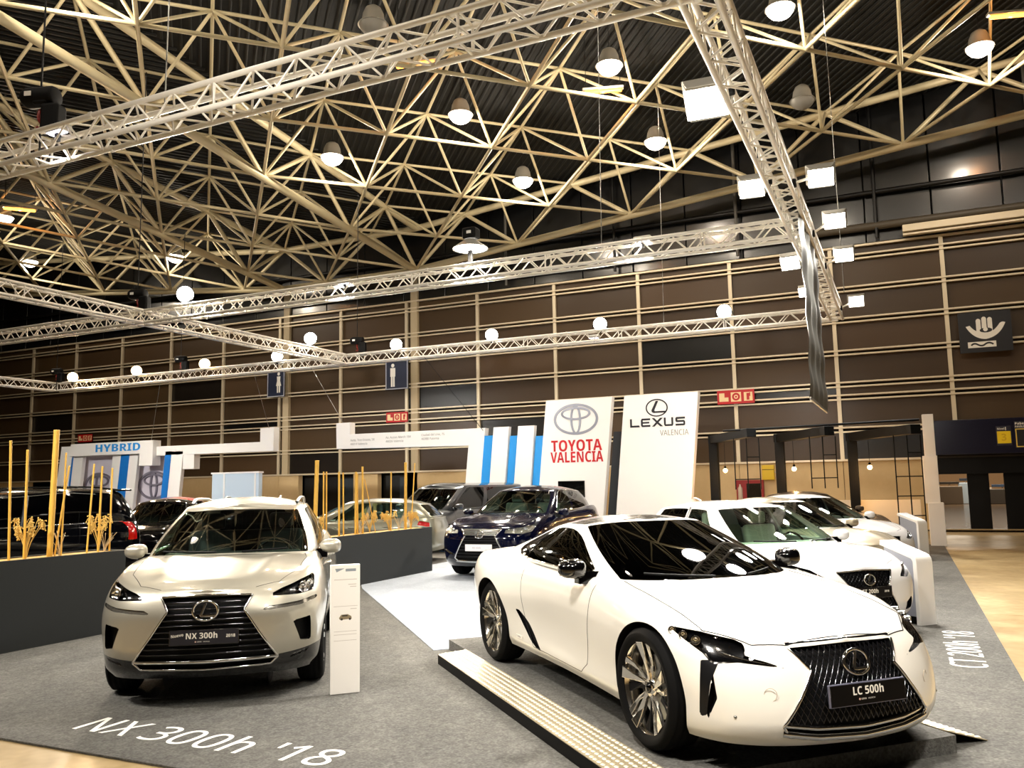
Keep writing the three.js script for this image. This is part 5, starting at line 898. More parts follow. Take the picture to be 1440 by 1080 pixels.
// ------------------------------------------------------------------ body templates shared by the other cars
const planBox = [[1, 0], [0.996, 0.2], [0.988, 0.4], [0.972, 0.58], [0.945, 0.74], [0.9, 0.87], [0.83, 0.955], [0.72, 0.99], [0.55, 1], [0.35, 0.992], [0.1, 0.985], [-0.15, 0.985], [-0.4, 0.995], [-0.6, 1], [-0.8, 0.985], [-0.91, 0.92], [-0.965, 0.76], [-0.99, 0.42], [-1, 0]];
const NX = {
  W: 0.915, xF: [[0.22, 2.1], [0.32, 2.2], [0.5, 2.25], [0.7, 2.25], [0.85, 2.2], [0.95, 2.11], [1.02, 2.0]], xR: [[0.3, -2.2], [0.5, -2.33], [0.8, -2.33], [1.1, -2.25]],
  yb: [[2.25, 0.23], [1.8, 0.22], [1, 0.24], [-1, 0.26], [-2.3, 0.34]],
  yc: [[2.2, 0.89], [2, 0.955], [1.7, 1.02], [1.3, 1.07], [1, 1.09], [0.5, 1.105], [0, 1.12], [-1, 1.16], [-1.7, 1.19], [-2.3, 1.16]],
  yh: [[2.2, 0.9], [2, 0.995], [1.6, 1.065], [1.2, 1.115], [0.9, 1.145], [0.5, 1.165], [-1.7, 1.2], [-2.3, 1.17]],
  plan: planBox, sec: [[0, 0.93], [0.1, 0.97], [0.3, 0.985], [0.55, 1], [0.75, 0.985], [0.88, 0.955], [0.96, 0.915], [1, 0.88]],
  bumps: [[1.33, 0.72, 0.5, 0.25, 0.02], [-1.35, 0.75, 0.6, 0.3, 0.03], [0, 0.6, 0.8, 0.2, -0.03]],
  hood: (x, z) => (x > 0.7 ? 0.014 * Math.exp(-(((z - 0.5 + (x - 0.9) * 0.12) / 0.08) ** 2)) * sst(0.8, 1.2, x) * (1 - sst(1.8, 2.05, x)) : 0),
  base: [[1.16, 1.125, 0], [1.13, 1.12, 0.32], [1.02, 1.11, 0.6], [0.8, 1.1, 0.765], [0.3, 1.11, 0.805], [-0.4, 1.125, 0.81], [-1.1, 1.15, 0.79], [-1.6, 1.175, 0.75], [-1.95, 1.185, 0.65], [-2.1, 1.185, 0.45], [-2.15, 1.185, 0]],
  top: [[0.2, 1.57, 0], [0.18, 1.565, 0.3], [0.12, 1.555, 0.48], [0.03, 1.545, 0.565], [-0.12, 1.552, 0.6], [-0.5, 1.565, 0.615], [-1, 1.555, 0.605], [-1.4, 1.53, 0.58], [-1.65, 1.5, 0.53], [-1.76, 1.485, 0.38], [-1.8, 1.48, 0]],
  roofY: [[0.2, 1.572], [-0.1, 1.618], [-0.5, 1.64], [-1, 1.63], [-1.8, 1.485]], bulge: 0.03,
  axles: [1.33, -1.33], arch: [0.4, 0.366], tyre: [0.364, 0.225, 0.24], track: 0.9, rimStyle: 'double',
  paint: null, crease: 40,
  cuts: [
    { name: 'windscreen', proj: 'st', from: ['gh'], poly: [[-1, 0.03], [0.265, 0.03], [0.275, 0.95], [-1, 0.95]], mat: M.tint },
    { name: 'side_window', proj: 'st', from: ['gh'], poly: [[0.36, 0.05], [0.5, 0.05], [0.5, 0.92], [0.4, 0.92]], mat: M.tint, pair: 1 },
    { name: 'rear_side_window', proj: 'st', from: ['gh'], poly: [[0.515, 0.05], [0.68, 0.05], [0.7, 0.92], [0.515, 0.92]], mat: M.tint, pair: 1 },
    { name: 'rear_window', proj: 'st', from: ['gh'], poly: [[0.86, 0.06], [2, 0.06], [2, 0.95], [0.84, 0.95]], mat: M.tint },
  ],
};
function remap(S, o) {
  const lin = (pts) => (x) => { const p = pts; if (x <= p[0][0]) return p[0][1] + (x - p[0][0]); for (let i = 0; i + 1 < p.length; i++) if (x <= p[i + 1][0]) return lerp(p[i][1], p[i + 1][1], (x - p[i][0]) / (p[i + 1][0] - p[i][0])); return p[p.length - 1][1] + (x - p[p.length - 1][0]); };
  const X = lin(o.x), Y = lin(o.y), kz = o.W / S.W;
  const c = { ...S, W: o.W, xF: S.xF.map(([y, x]) => [Y(y), X(x)]), xR: S.xR.map(([y, x]) => [Y(y), X(x)]), yb: S.yb.map(([x, y]) => [X(x), Y(y)]), yc: S.yc.map(([x, y]) => [X(x), Y(y)]), yh: S.yh.map(([x, y]) => [X(x), Y(y)]),
    base: S.base.map(([x, y, z]) => [X(x), Y(y), z * kz]), top: S.top.map(([x, y, z]) => [X(x), Y(y), z * kz * (o.roofW || 1)]), roofY: S.roofY.map(([x, y]) => [X(x), Y(y)]),
    bumps: S.bumps.map(([x, y, a, b, d]) => [X(x), Y(y), a, b, d]), axles: o.axles, track: o.W - 0.015, hood: (x, z, zc) => 0.8 * S.hood(x, z, zc) };
  return c;
}
// x of: tail, rear axle, roof end, header, cowl, front axle, nose;  y of: sill, bumper, hood edge, belt, header, roof
const RX = { ...remap(NX, { W: 0.9475, axles: [1.395, -1.395], x: [[-2.33, -2.46], [-1.33, -1.395], [0.2, 0.26], [1.16, 1.22], [1.33, 1.395], [2.25, 2.42]], y: [[0, 0], [0.23, 0.24], [0.9, 0.92], [1.12, 1.15], [1.57, 1.6], [1.64, 1.685]] }), tyre: [0.38, 0.235, 0.26], arch: [0.415, 0.382] };
const CT = { ...remap(NX, { W: 0.8825, roofW: 0.97, axles: [1.3, -1.3], x: [[-2.33, -2.17], [-1.33, -1.3], [-1.8, -1.75], [0.2, 0.1], [1.16, 1.05], [1.33, 1.3], [2.25, 2.15]].sort((a, b) => a[0] - b[0]), y: [[0, 0], [0.23, 0.17], [0.9, 0.74], [1.12, 0.95], [1.57, 1.39], [1.64, 1.45]] }), tyre: [0.316, 0.215, 0.216], arch: [0.35, 0.318] };
// ------------------------------------------------------------------ panels and details of the four cars in front
const lcGrille = [[-0.1, 0.69], [0.37, 0.674], [0.295, 0.56], [0.38, 0.44], [0.5, 0.29], [0.48, 0.235], [-0.1, 0.21]];
const front = (x0) => (x) => x0 - x, upper = (y0) => (x, y) => y0 - y;
LC.cuts.push(
  { name: 'front_grille', proj: 'front', poly: lcGrille, cond: front(1.7), inset: [-0.045, 0, 0], mat: M.black, rim: 'grille_surround', rimMat: M.darkMetal, frame: M.chrome, frameLine: [[0, 0.205], [0.47, 0.228], [0.5, 0.285], [0.38, 0.44], [0.295, 0.56], [0.37, 0.672]], frameR: 0.009, frameName: 'chrome_grille_frame' },
  { name: 'headlight', proj: 'corner', poly: [[-0.545, 0.766], [-0.755, 0.748], [-0.95, 0.716], [-1.0, 0.697], [-1.015, 0.67], [-1.01, 0.645], [-1.06, 0.628], [-1.13, 0.61], [-1.228, 0.577], [-1.1, 0.594], [-0.985, 0.607], [-0.84, 0.596], [-0.785, 0.645], [-0.61, 0.732]], cond: front(1.4), inset: [-0.035, 0, -0.03], mat: M.gloss, rim: 'headlight_rim', rimMat: M.gloss, cover: 1, pair: 1,
    extra: (m, s) => { for (const [x, y, z, r] of [[1.66, 0.747, 0.845, 0.021], [1.74, 0.728, 0.82, 0.023], [1.82, 0.707, 0.785, 0.025]]) projector(m, [x, y, s * z], r, s * -0.55); part('light_strip', tube([[1.9, 0.655, s * 0.72], [2.02, 0.62, s * 0.62], [2.13, 0.585, s * 0.46]], 0.006), M.chrome, m); } },
  { name: 'side_blade', proj: 'corner', poly: [[-0.775, 0.61], [-0.885, 0.62], [-0.835, 0.5], [-0.805, 0.32], [-0.76, 0.305], [-0.77, 0.45]], cond: front(1.5), mat: M.darkMetal, pair: 1 },
  { name: 'air_intake', proj: 'corner', poly: [[-0.848, 0.555], [-0.872, 0.42], [-0.808, 0.29], [-0.805, 0.34], [-0.836, 0.49]], cond: front(1.5), inset: [-0.05, 0, -0.02], mat: M.black, rim: 'intake_wall', rimMat: M.black, pair: 1 },
  { name: 'hood', proj: 'top', poly: [[0.55, -1], [0.55, 0.69], [1.0, 0.722], [1.428, 0.728], [1.815, 0.735], [2.04, 0.56], [2.115, 0.37], [2.13, 0], [2.13, -1]], cond: upper(0.62), mat: 'paint', gap: 1, gapLine: [[0.8, 0.7], [1.0, 0.722], [1.428, 0.726], [1.815, 0.732], [2.03, 0.555], [2.1, 0.37], [2.118, 0.02]], gapR: 0.0042 },
  { name: 'door', proj: 'side', poly: [[0.66, 1.1], [0.61, 0.6], [0.56, 0.34], [0.46, 0.27], [-0.5, 0.28], [-0.66, 0.45], [-0.7, 0.7], [-0.7, 1.1]], cond: (x, y, z) => 0.5 - z, mat: 'paint', pair: 1, gap: 1, gapLine: [[0.66, 0.92], [0.61, 0.6], [0.56, 0.34], [0.46, 0.27], [-0.5, 0.28], [-0.66, 0.45], [-0.7, 0.7], [-0.7, 0.93]] },
);
LC.cuts.splice(3, 0, { name: 'side_scoop', proj: 'side', poly: [[-0.85, 0.55], [-0.76, 0.545], [-0.6, 0.46], [-0.45, 0.35], [-0.33, 0.272], [-0.42, 0.272], [-0.58, 0.33], [-0.72, 0.43]], cond: (x, y, z) => 0.5 - z, inset: [0, 0, -0.03], mat: M.black, rim: 'scoop_wall', rimMat: M.gloss, pair: 1 });
LC.cabin = cabin({ dash: 0.86, belt: 0.93, seatX: -0.3, rearX: -0.95, hw: 0.64 });
M.plateText = '#f2ecdf';
const smallBrand = (c, w, y) => { c.fillStyle = '#d8b0a0'; c.beginPath(); c.arc(w / 2 - 130, y - 8, 12, 0, 7); c.fill(); c.fillStyle = '#efe9dd'; c.font = 'bold 24px sans-serif'; c.fillText('LEXUS', w / 2 - 108, y); c.font = '22px sans-serif'; c.fillText('VALENCIA', w / 2 - 14, y); };
LC.detail = (car, k) => {
  grilleMesh(car, k, lcGrille, { step: 0.036, y0: 0.29, y1: 0.68, slope: 0.62, r: 0.0042, off: -0.012, mat: phys({ color: 0x16161a, roughness: 0.18, metalness: 0.6, clearcoat: 1 }) });
  part('grille_header', k.line(0, [[-0.37, 0.688], [0, 0.7], [0.37, 0.688]], 0.012, -0.012), M.gloss, car);
  part('lower_lip', merge([k.line(0, [[-0.5, 0.245], [-0.3, 0.216], [0, 0.205], [0.3, 0.216], [0.5, 0.245]], 0.021, -0.006), k.line(0, [[-0.48, 0.285], [-0.3, 0.262], [0, 0.252], [0.3, 0.262], [0.48, 0.285]], 0.016, -0.024)]), M.chrome, car, 'chrome strip along the bottom of the grille');
  emblem(car, k.put3(0, 0, 0.59, 0.012)[0], 0.588, 0.17, M.chrome, 0.3);
  plate(car, k.put3(0, 0, 0.44, 0.03)[0], 0.437, plateTex((c, w) => { c.fillStyle = M.plateText; c.font = 'bold 120px sans-serif'; c.textAlign = 'center'; c.fillText('LC 500h', w / 2, 118); c.textAlign = 'left'; smallBrand(c, w, 172); }, '#08080a'), 0.06, std(0x8f90a8, 0.3, 0.7));
  mirrors({ x: 0.46, y: 1.0, z: 0.95, mat: M.gloss })(car, k);
  wipers(car, k, [[[0.03, 0.03], [0.2, 0.1], 1], [[0.06, 0.03], [0.15, 0.09], -1]]);
  const cap = k.put3(0, 0.55, 0.45, 0.004);
  for (const s of [1, -1]) part('tow_cap', at(new THREE.TorusGeometry(0.034, 0.0016, 6, 40), cap[0], cap[1], s * cap[2], 0, R(90 - s * 32)), std(0xb9aa98, 0.5), car);
  for (const z of [0.72, -0.72]) part('parking_sensor', surfaceDot(k, 0, z, 0.33, 0.01, -0.004), M.satin, car);
  const b = k.put3(2, -0.8, 0.315, 0.002);
  for (const s of [1, -1]) part('side_badge', at(box(0.15, 0.03, 0.004), b[0], b[1], s * b[2], 0, s > 0 ? 0 : Math.PI), new THREE.MeshStandardMaterial({ roughness: 0.4, map: canvasTex(300, 60, (c) => { c.fillStyle = '#ece7dc'; c.fillRect(0, 0, 300, 60); c.fillStyle = '#4a4038'; c.font = 'bold 40px sans-serif'; c.fillText('HYBRID', 60, 46); c.fillRect(10, 16, 40, 6); c.fillRect(10, 34, 40, 6); }) }), car);
  part('b_pillar_line', merge([1].map(() => { const q = []; for (let i = 0; i <= 8; i++) { const p = k.cab(0.605, lerp(0.06, 0.93, i / 8)); q.push([p[0], p[1], p[2] + 0.002]); } return tube(q, 0.004); })), M.gloss, car);
};
// ---- the champagne suv
M.champagne = phys({ color: 0xb6b1a2, metalness: 0.55, roughness: 0.33, clearcoat: 1, clearcoatRoughness: 0.04 });
NX.paint = M.champagne;
NX.top = NX.top.map(([x, y, z], i) => [x, y - (i < 3 ? 0.03 : 0.012), z]);
const nxGrille = [[-0.1, 0.882], [0.352, 0.87], [0.295, 0.765], [0.42, 0.57], [0.56, 0.37], [0.5, 0.315], [-0.1, 0.3]];
NX.cuts.push(
  { name: 'front_grille', proj: 'front', poly: nxGrille, cond: front(1.7), inset: [-0.04, 0, 0], mat: M.black, rim: 'grille_surround', rimMat: M.gloss, frame: M.chrome, frameLine: [[0, 0.298], [0.5, 0.314], [0.56, 0.37], [0.42, 0.57], [0.295, 0.765], [0.352, 0.872], [0, 0.885]], frameR: 0.009, frameName: 'chrome_grille_frame' },
  { name: 'headlight', proj: 'corner', poly: [[-0.6, 0.99], [-0.83, 0.955], [-1.05, 0.905], [-1.2, 0.852], [-0.95, 0.845], [-0.76, 0.862]], cond: front(1.3), inset: [-0.04, 0, -0.03], mat: M.gloss, rim: 'headlight_rim', rimMat: M.gloss, cover: 1, pair: 1, extra: (m, s) => { projector(m, [1.93, 0.895, s * 0.735], 0.045, s * -0.5); projector(m, [1.8, 0.92, s * 0.775], 0.03, s * -0.6); } },
  { name: 'running_light', proj: 'corner', poly: [[-1.265, 0.742], [-0.95, 0.763], [-0.72, 0.798], [-0.72, 0.826], [-0.96, 0.794], [-1.2, 0.778]], cond: front(1.4), inset: [-0.01, 0, -0.006], mat: std(0xdcd6c8, 0.16, 0.9), rim: 'light_rim', rimMat: M.gloss, cover: 1, pair: 1 },
  { name: 'air_intake', proj: 'corner', poly: [[-0.85, 0.665], [-1.03, 0.645], [-0.955, 0.48], [-0.83, 0.465]], cond: front(1.4), inset: [-0.05, 0, -0.03], mat: M.black, rim: 'intake_wall', rimMat: M.black, pair: 1 },
  { name: 'fog_light', proj: 'corner', poly: [[-1.04, 0.335], [-0.86, 0.372], [-0.84, 0.398], [-1.0, 0.372]], cond: front(1.4), inset: [-0.015, 0, -0.01], mat: M.chrome, rim: 'light_rim', rimMat: M.gloss, cover: 1, pair: 1 },
  { name: 'lower_cladding', proj: 'corner', poly: [[-1.13, 0.385], [-0.93, 0.405], [-0.75, 0.42], [-0.6, 0.42], [-0.6, 0.1], [-1.9, 0.1], [-1.9, 0.29], [-1.2, 0.3]], cond: front(1.2), mat: M.gloss },
  { name: 'hood', proj: 'top', poly: [[0.7, -1], [0.7, 0.68], [1.2, 0.73], [1.7, 0.69], [2.0, 0.56], [2.12, 0.37], [2.17, 0], [2.17, -1]], cond: upper(0.86), mat: 'paint', gap: 1, gapLine: [[1.0, 0.7], [1.2, 0.725], [1.7, 0.685], [2.0, 0.55], [2.1, 0.37]] },
  { name: 'front_door', proj: 'side', poly: [[0.72, 1.3], [0.7, 0.6], [0.6, 0.36], [-0.28, 0.36], [-0.28, 1.3]], cond: (x, y, z) => 0.5 - z, mat: 'paint', pair: 1, gap: 1, gapLine: [[0.72, 1.08], [0.7, 0.6], [0.6, 0.36], [-0.28, 0.36], [-0.28, 1.12]] },
  { name: 'rear_door', proj: 'side', poly: [[-0.285, 1.3], [-0.285, 0.36], [-0.85, 0.36], [-1.0, 0.7], [-1.25, 0.9], [-1.3, 1.3]], cond: (x, y, z) => 0.5 - z, mat: 'paint', pair: 1, gap: 1, gapLine: [[-0.85, 0.36], [-1.0, 0.7], [-1.25, 0.9], [-1.3, 1.12]] },
);
NX.cabin = cabin({ dash: 0.95, belt: 1.1, seatX: -0.15, rearX: -1.0, hw: 0.64 });
NX.detail = (car, k) => {
  const ys = []; for (let y = 0.43; y < 0.88; y += 0.044) ys.push(y);
  grilleSlats(car, k, nxGrille, ys, 0.0085, -0.012, phys({ color: 0x1b1b1e, roughness: 0.15, metalness: 0.8, clearcoat: 1 }));
  part('lower_chrome_bar', merge([k.line(0, [[-0.55, 0.372], [0, 0.362], [0.55, 0.372]], 0.017, -0.012)]), M.chrome, car, 'chrome bar under the grille');
  emblem(car, k.put3(0, 0, 0.77, 0.015)[0], 0.768, 0.19, M.chrome, 0.05);
  plate(car, k.put3(0, 0, 0.57, 0.02)[0], 0.567, plateTex((c, w) => { c.fillStyle = M.plateText; c.font = 'bold 126px sans-serif'; c.fillText('NX 300h', 232, 130); c.font = 'bold 62px sans-serif'; c.save(); c.translate(18, 104); c.rotate(-0.13); c.fillText('Nuevo', 0, 0); c.restore(); c.font = 'bold 66px sans-serif'; c.fillText('2018', 850, 124); smallBrand(c, w, 186); }, '#2c2b30'), 0);
  mirrors({ x: 0.6, y: 1.14, z: 0.93, mat: M.champagne })(car, k);
  wipers(car, k, [[[0.03, 0.03], [0.2, 0.08], 1], [[0.04, 0.03], [0.17, 0.08], -1]]);
  for (const s of [1, -1]) part('roof_rail', tube([[-0.1, 1.575, s * 0.545], [-0.3, 1.612, s * 0.555], [-0.6, 1.622, s * 0.56], [-1.2, 1.605, s * 0.55], [-1.45, 1.555, s * 0.54]], 0.017), M.satin, car);
  doorHandle(car, k, 0.0, -0.2, 0.93, M.champagne); doorHandle(car, k, -0.75, -0.95, 0.96, M.champagne);
  for (const s of [1, -1]) part('window_trim', tube([0.36, 0.42, 0.5, 0.6, 0.7].map((q) => { const p = k.cab(q, 0.04); return [p[0], p[1], s * (p[2] + 0.004)]; }), 0.008), M.chrome, car);
};
// ---- the white hatchback
CT.paint = phys({ color: 0xeae9e8, roughness: 0.3, clearcoat: 1, clearcoatRoughness: 0.03 });
const ctGrille = [[-0.1, 0.728], [0.36, 0.715], [0.26, 0.57], [0.31, 0.45], [0.43, 0.27], [0.38, 0.235], [-0.1, 0.225]];
CT.cuts[0].mat = CT.cuts[1].mat = M.glass; CT.cuts = NX.cuts.slice(0, 4).map((c, i) => ({ ...c, mat: i < 2 ? M.glass : M.tint }));
CT.cuts.push(
  { name: 'front_grille', proj: 'front', poly: ctGrille, cond: front(1.7), inset: [-0.04, 0, 0], mat: M.black, rim: 'grille_surround', rimMat: M.gloss, frame: M.chrome, frameLine: [[0, 0.225], [0.38, 0.235], [0.43, 0.27], [0.31, 0.45], [0.26, 0.57], [0.36, 0.715], [0, 0.73]], frameR: 0.008, frameName: 'chrome_grille_frame' },
  { name: 'headlight', proj: 'corner', poly: [[-0.5, 0.825], [-0.75, 0.79], [-0.95, 0.745], [-1.15, 0.64], [-1.02, 0.625], [-0.85, 0.68]], cond: front(1.2), inset: [-0.03, 0, -0.025], mat: M.gloss, rim: 'headlight_rim', rimMat: M.gloss, cover: 1, pair: 1, extra: (m, s) => { projector(m, [1.83, 0.725, s * 0.7], 0.035, s * -0.5); part('light_strip', tube([[1.7, 0.765, s * 0.755], [1.9, 0.725, s * 0.64], [2.04, 0.65, s * 0.5]], 0.008), M.chrome, m); } },
  { name: 'hood', proj: 'top', poly: [[0.6, -1], [0.6, 0.66], [1.1, 0.7], [1.6, 0.66], [1.9, 0.54], [2.02, 0.37], [2.06, 0], [2.06, -1]], cond: upper(0.68), mat: 'paint', gap: 1, gapLine: [[0.9, 0.69], [1.1, 0.7], [1.6, 0.66], [1.9, 0.53], [2.0, 0.37]] },
  { name: 'air_intake', proj: 'corner', poly: [[-0.98, 0.42], [-1.08, 0.36], [-1.05, 0.27], [-0.9, 0.28]], cond: front(1.4), inset: [-0.04, 0, -0.02], mat: M.black, rim: 'intake_wall', rimMat: M.black, pair: 1 },
  { name: 'front_door', proj: 'side', poly: [[0.66, 1.1], [0.64, 0.5], [0.55, 0.28], [-0.36, 0.28], [-0.36, 1.1]], cond: (x, y, z) => 0.5 - z, mat: 'paint', pair: 1, gap: 1, gapLine: [[0.66, 0.9], [0.64, 0.5], [0.55, 0.28], [-0.36, 0.28], [-0.36, 0.93]] },
);
CT.cabin = cabin({ dash: 0.86, belt: 0.93, seatX: -0.25, rearX: -1.05, hw: 0.6, seat: std(0xb5b4a6, 0.7), dashMat: std(0xa9aea0, 0.6) });
CT.detail = (car, k) => {
  grilleMesh(car, k, ctGrille, { step: 0.045, y0: 0.25, y1: 0.72, slope: 0.8, r: 0.005, off: -0.012, mat: bandMat });
  emblem(car, k.put3(0, 0, 0.632, 0.015)[0], 0.63, 0.14, M.chrome, 0.1);
  plate(car, k.put3(0, 0, 0.5, 0.02)[0], 0.5, plateTex((c, w) => { c.fillStyle = M.plateText; c.font = 'bold 118px sans-serif'; c.fillText('CT 200h', 250, 126); c.font = 'bold 48px sans-serif'; c.save(); c.translate(60, 96); c.rotate(-0.13); c.fillText('Nuevo', 0, 0); c.restore(); c.font = 'bold 56px sans-serif'; c.fillText('2018', 840, 116); smallBrand(c, w, 182); }, '#101013'), 0);
  mirrors({ x: 0.55, y: 1.0, z: 0.95, mat: CT.paint })(car, k);
  wipers(car, k, [[[0.03, 0.03], [0.2, 0.08], 1], [[0.04, 0.03], [0.17, 0.08], -1]]);
  part('roof_antenna', tube([[-1.3, 1.43, 0], [-1.45, 1.47, 0], [-1.5, 1.47, 0]], 0.012), CT.paint, car);
  for (const s of [1, -1]) { const p = []; for (let i = 0; i <= 6; i++) { const q = k.cab(lerp(0.508, 0.508, i / 6), lerp(0.04, 0.95, i / 6)); p.push([q[0], q[1], s * (q[2] + 0.002)]); } part('window_pillar', tube(p, 0.02), M.satin, car); }
};
// ---- the dark blue suv
RX.paint = phys({ color: 0x04071f, metalness: 0, roughness: 0.1, specularIntensity: 0.7, clearcoat: 0, clearcoatRoughness: 0.03 });
const rxGrille = [[-0.1, 0.93], [0.4, 0.915], [0.3, 0.79], [0.4, 0.62], [0.52, 0.4], [0.46, 0.345], [-0.1, 0.335]];
RX.cuts = NX.cuts.slice(0, 4).map((c, i) => ({ ...c, mat: i < 2 ? M.glass : M.tint }));
RX.cuts.push(
  { name: 'upper_grille', proj: 'front', poly: [[-0.1, 0.93], [0.4, 0.915], [0.31, 0.8], [-0.1, 0.8]], cond: front(1.7), inset: [-0.015, 0, 0], mat: M.chrome, rim: 'grille_surround', rimMat: M.chrome },
  { name: 'front_grille', proj: 'front', poly: [[-0.1, 0.79], [0.3, 0.79], [0.4, 0.62], [0.52, 0.4], [0.46, 0.345], [-0.1, 0.335]], cond: front(1.7), inset: [-0.04, 0, 0], mat: M.black, rim: 'grille_wall', rimMat: M.gloss, frame: M.chrome, frameLine: [[0, 0.335], [0.46, 0.345], [0.52, 0.4], [0.4, 0.62], [0.3, 0.79], [0.4, 0.915]], frameR: 0.018, frameName: 'chrome_grille_frame' },
  { name: 'headlight', proj: 'corner', poly: [[-0.6, 0.985], [-0.9, 0.955], [-1.28, 0.9], [-1.32, 0.84], [-1.0, 0.83], [-0.8, 0.86]], cond: front(1.4), inset: [-0.03, 0, -0.02], mat: std(0x9a9a92, 0.25, 0.7), rim: 'headlight_rim', rimMat: M.chrome, cover: 1, pair: 1, extra: (m, s) => { projector(m, [2.05, 0.9, s * 0.76], 0.04, s * -0.5); projector(m, [2.2, 0.88, s * 0.6], 0.04, s * -0.4); } },
  { name: 'fog_light', proj: 'corner', poly: [[-1.3, 0.42], [-0.95, 0.56], [-0.93, 0.6], [-1.22, 0.5]], cond: front(1.4), inset: [-0.02, 0, -0.01], mat: M.chrome, rim: 'light_rim', rimMat: M.gloss, pair: 1 },
  { name: 'lower_cladding', proj: 'corner', poly: [[-1.25, 0.36], [-0.9, 0.4], [-0.6, 0.42], [-0.6, 0.1], [-1.9, 0.1], [-1.9, 0.32], [-1.3, 0.33]], cond: front(1.2), mat: M.gloss },
  { name: 'hood', proj: 'top', poly: [[0.75, -1], [0.75, 0.72], [1.3, 0.76], [1.8, 0.7], [2.15, 0.55], [2.27, 0.37], [2.32, 0], [2.32, -1]], cond: upper(0.88), mat: 'paint', gap: 1, gapLine: [[1.05, 0.73], [1.3, 0.755], [1.8, 0.69], [2.15, 0.54]] },
  { name: 'front_door', proj: 'side', poly: [[0.76, 1.35], [0.74, 0.6], [0.64, 0.38], [-0.3, 0.38], [-0.3, 1.35]], cond: (x, y, z) => 0.5 - z, mat: 'paint', pair: 1, gap: 1, gapLine: [[0.76, 1.1], [0.74, 0.6], [0.64, 0.38], [-0.3, 0.38], [-0.3, 1.14]] },
  { name: 'tail_light', proj: 'side', poly: [[-1.9, 1.0], [-2.6, 1.0], [-2.6, 1.12], [-1.95, 1.12]], cond: (x, y, z) => 0.3 - z, mat: M.redLens, pair: 1 },
);
RX.cabin = cabin({ dash: 1.0, belt: 1.14, seatX: -0.15, rearX: -1.1, hw: 0.66, seat: std(0x6d7a76, 0.7) });
RX.detail = (car, k) => {
  grilleSlats(car, k, [[-0.1, 0.79], [0.3, 0.79], [0.4, 0.62], [0.52, 0.4], [0.46, 0.345], [-0.1, 0.335]], [0.42, 0.48, 0.54, 0.6, 0.66, 0.71, 0.755], 0.01, -0.015, M.darkMetal);
  for (const y of [0.815, 0.845, 0.875, 0.905]) part('grille_slat', k.line(0, [[-0.3 - (y - 0.8) * 0.6, y], [0, y], [0.3 + (y - 0.8) * 0.6, y]], 0.008, 0.002), M.satin, car);
  emblem(car, k.put3(0, 0, 0.82, 0.025)[0], 0.82, 0.16, M.chrome, 0);
  part('lower_chrome_bar', k.line(0, [[-0.5, 0.335], [0, 0.32], [0.5, 0.335]], 0.02, 0), M.chrome, car);
  plate(car, k.put3(0, 0, 0.59, 0.02)[0], 0.585, plateTex((c) => { c.fillStyle = '#c9c6cc'; c.font = 'bold 90px sans-serif'; c.fillText('RX 450h', 280, 140); }, '#efeff4'), 0, M.white);
  mirrors({ x: 0.68, y: 1.16, z: 1.03, mat: RX.paint })(car, k);
  wipers(car, k, [[[0.03, 0.03], [0.2, 0.08], 1], [[0.04, 0.03], [0.17, 0.08], -1]]);
  doorHandle(car, k, 0.0, -0.22, 0.98, M.chrome);
  for (const s of [1, -1]) {
    part('window_trim', tube([0.34, 0.37, 0.42, 0.5, 0.6, 0.7, 0.74].map((q, i) => { const p = k.cab(q, i === 0 ? 0.1 : 0.03); return [p[0], p[1], s * (p[2] + 0.004)]; }), 0.01), M.chrome, car);
    part('window_trim', tube([0.36, 0.42, 0.5, 0.6, 0.7].map((q) => { const p = k.cab(q, q < 0.37 ? 0.25 : 0.95); return [p[0], p[1], s * (p[2] + 0.004)]; }), 0.008), M.chrome, car);
  }
};
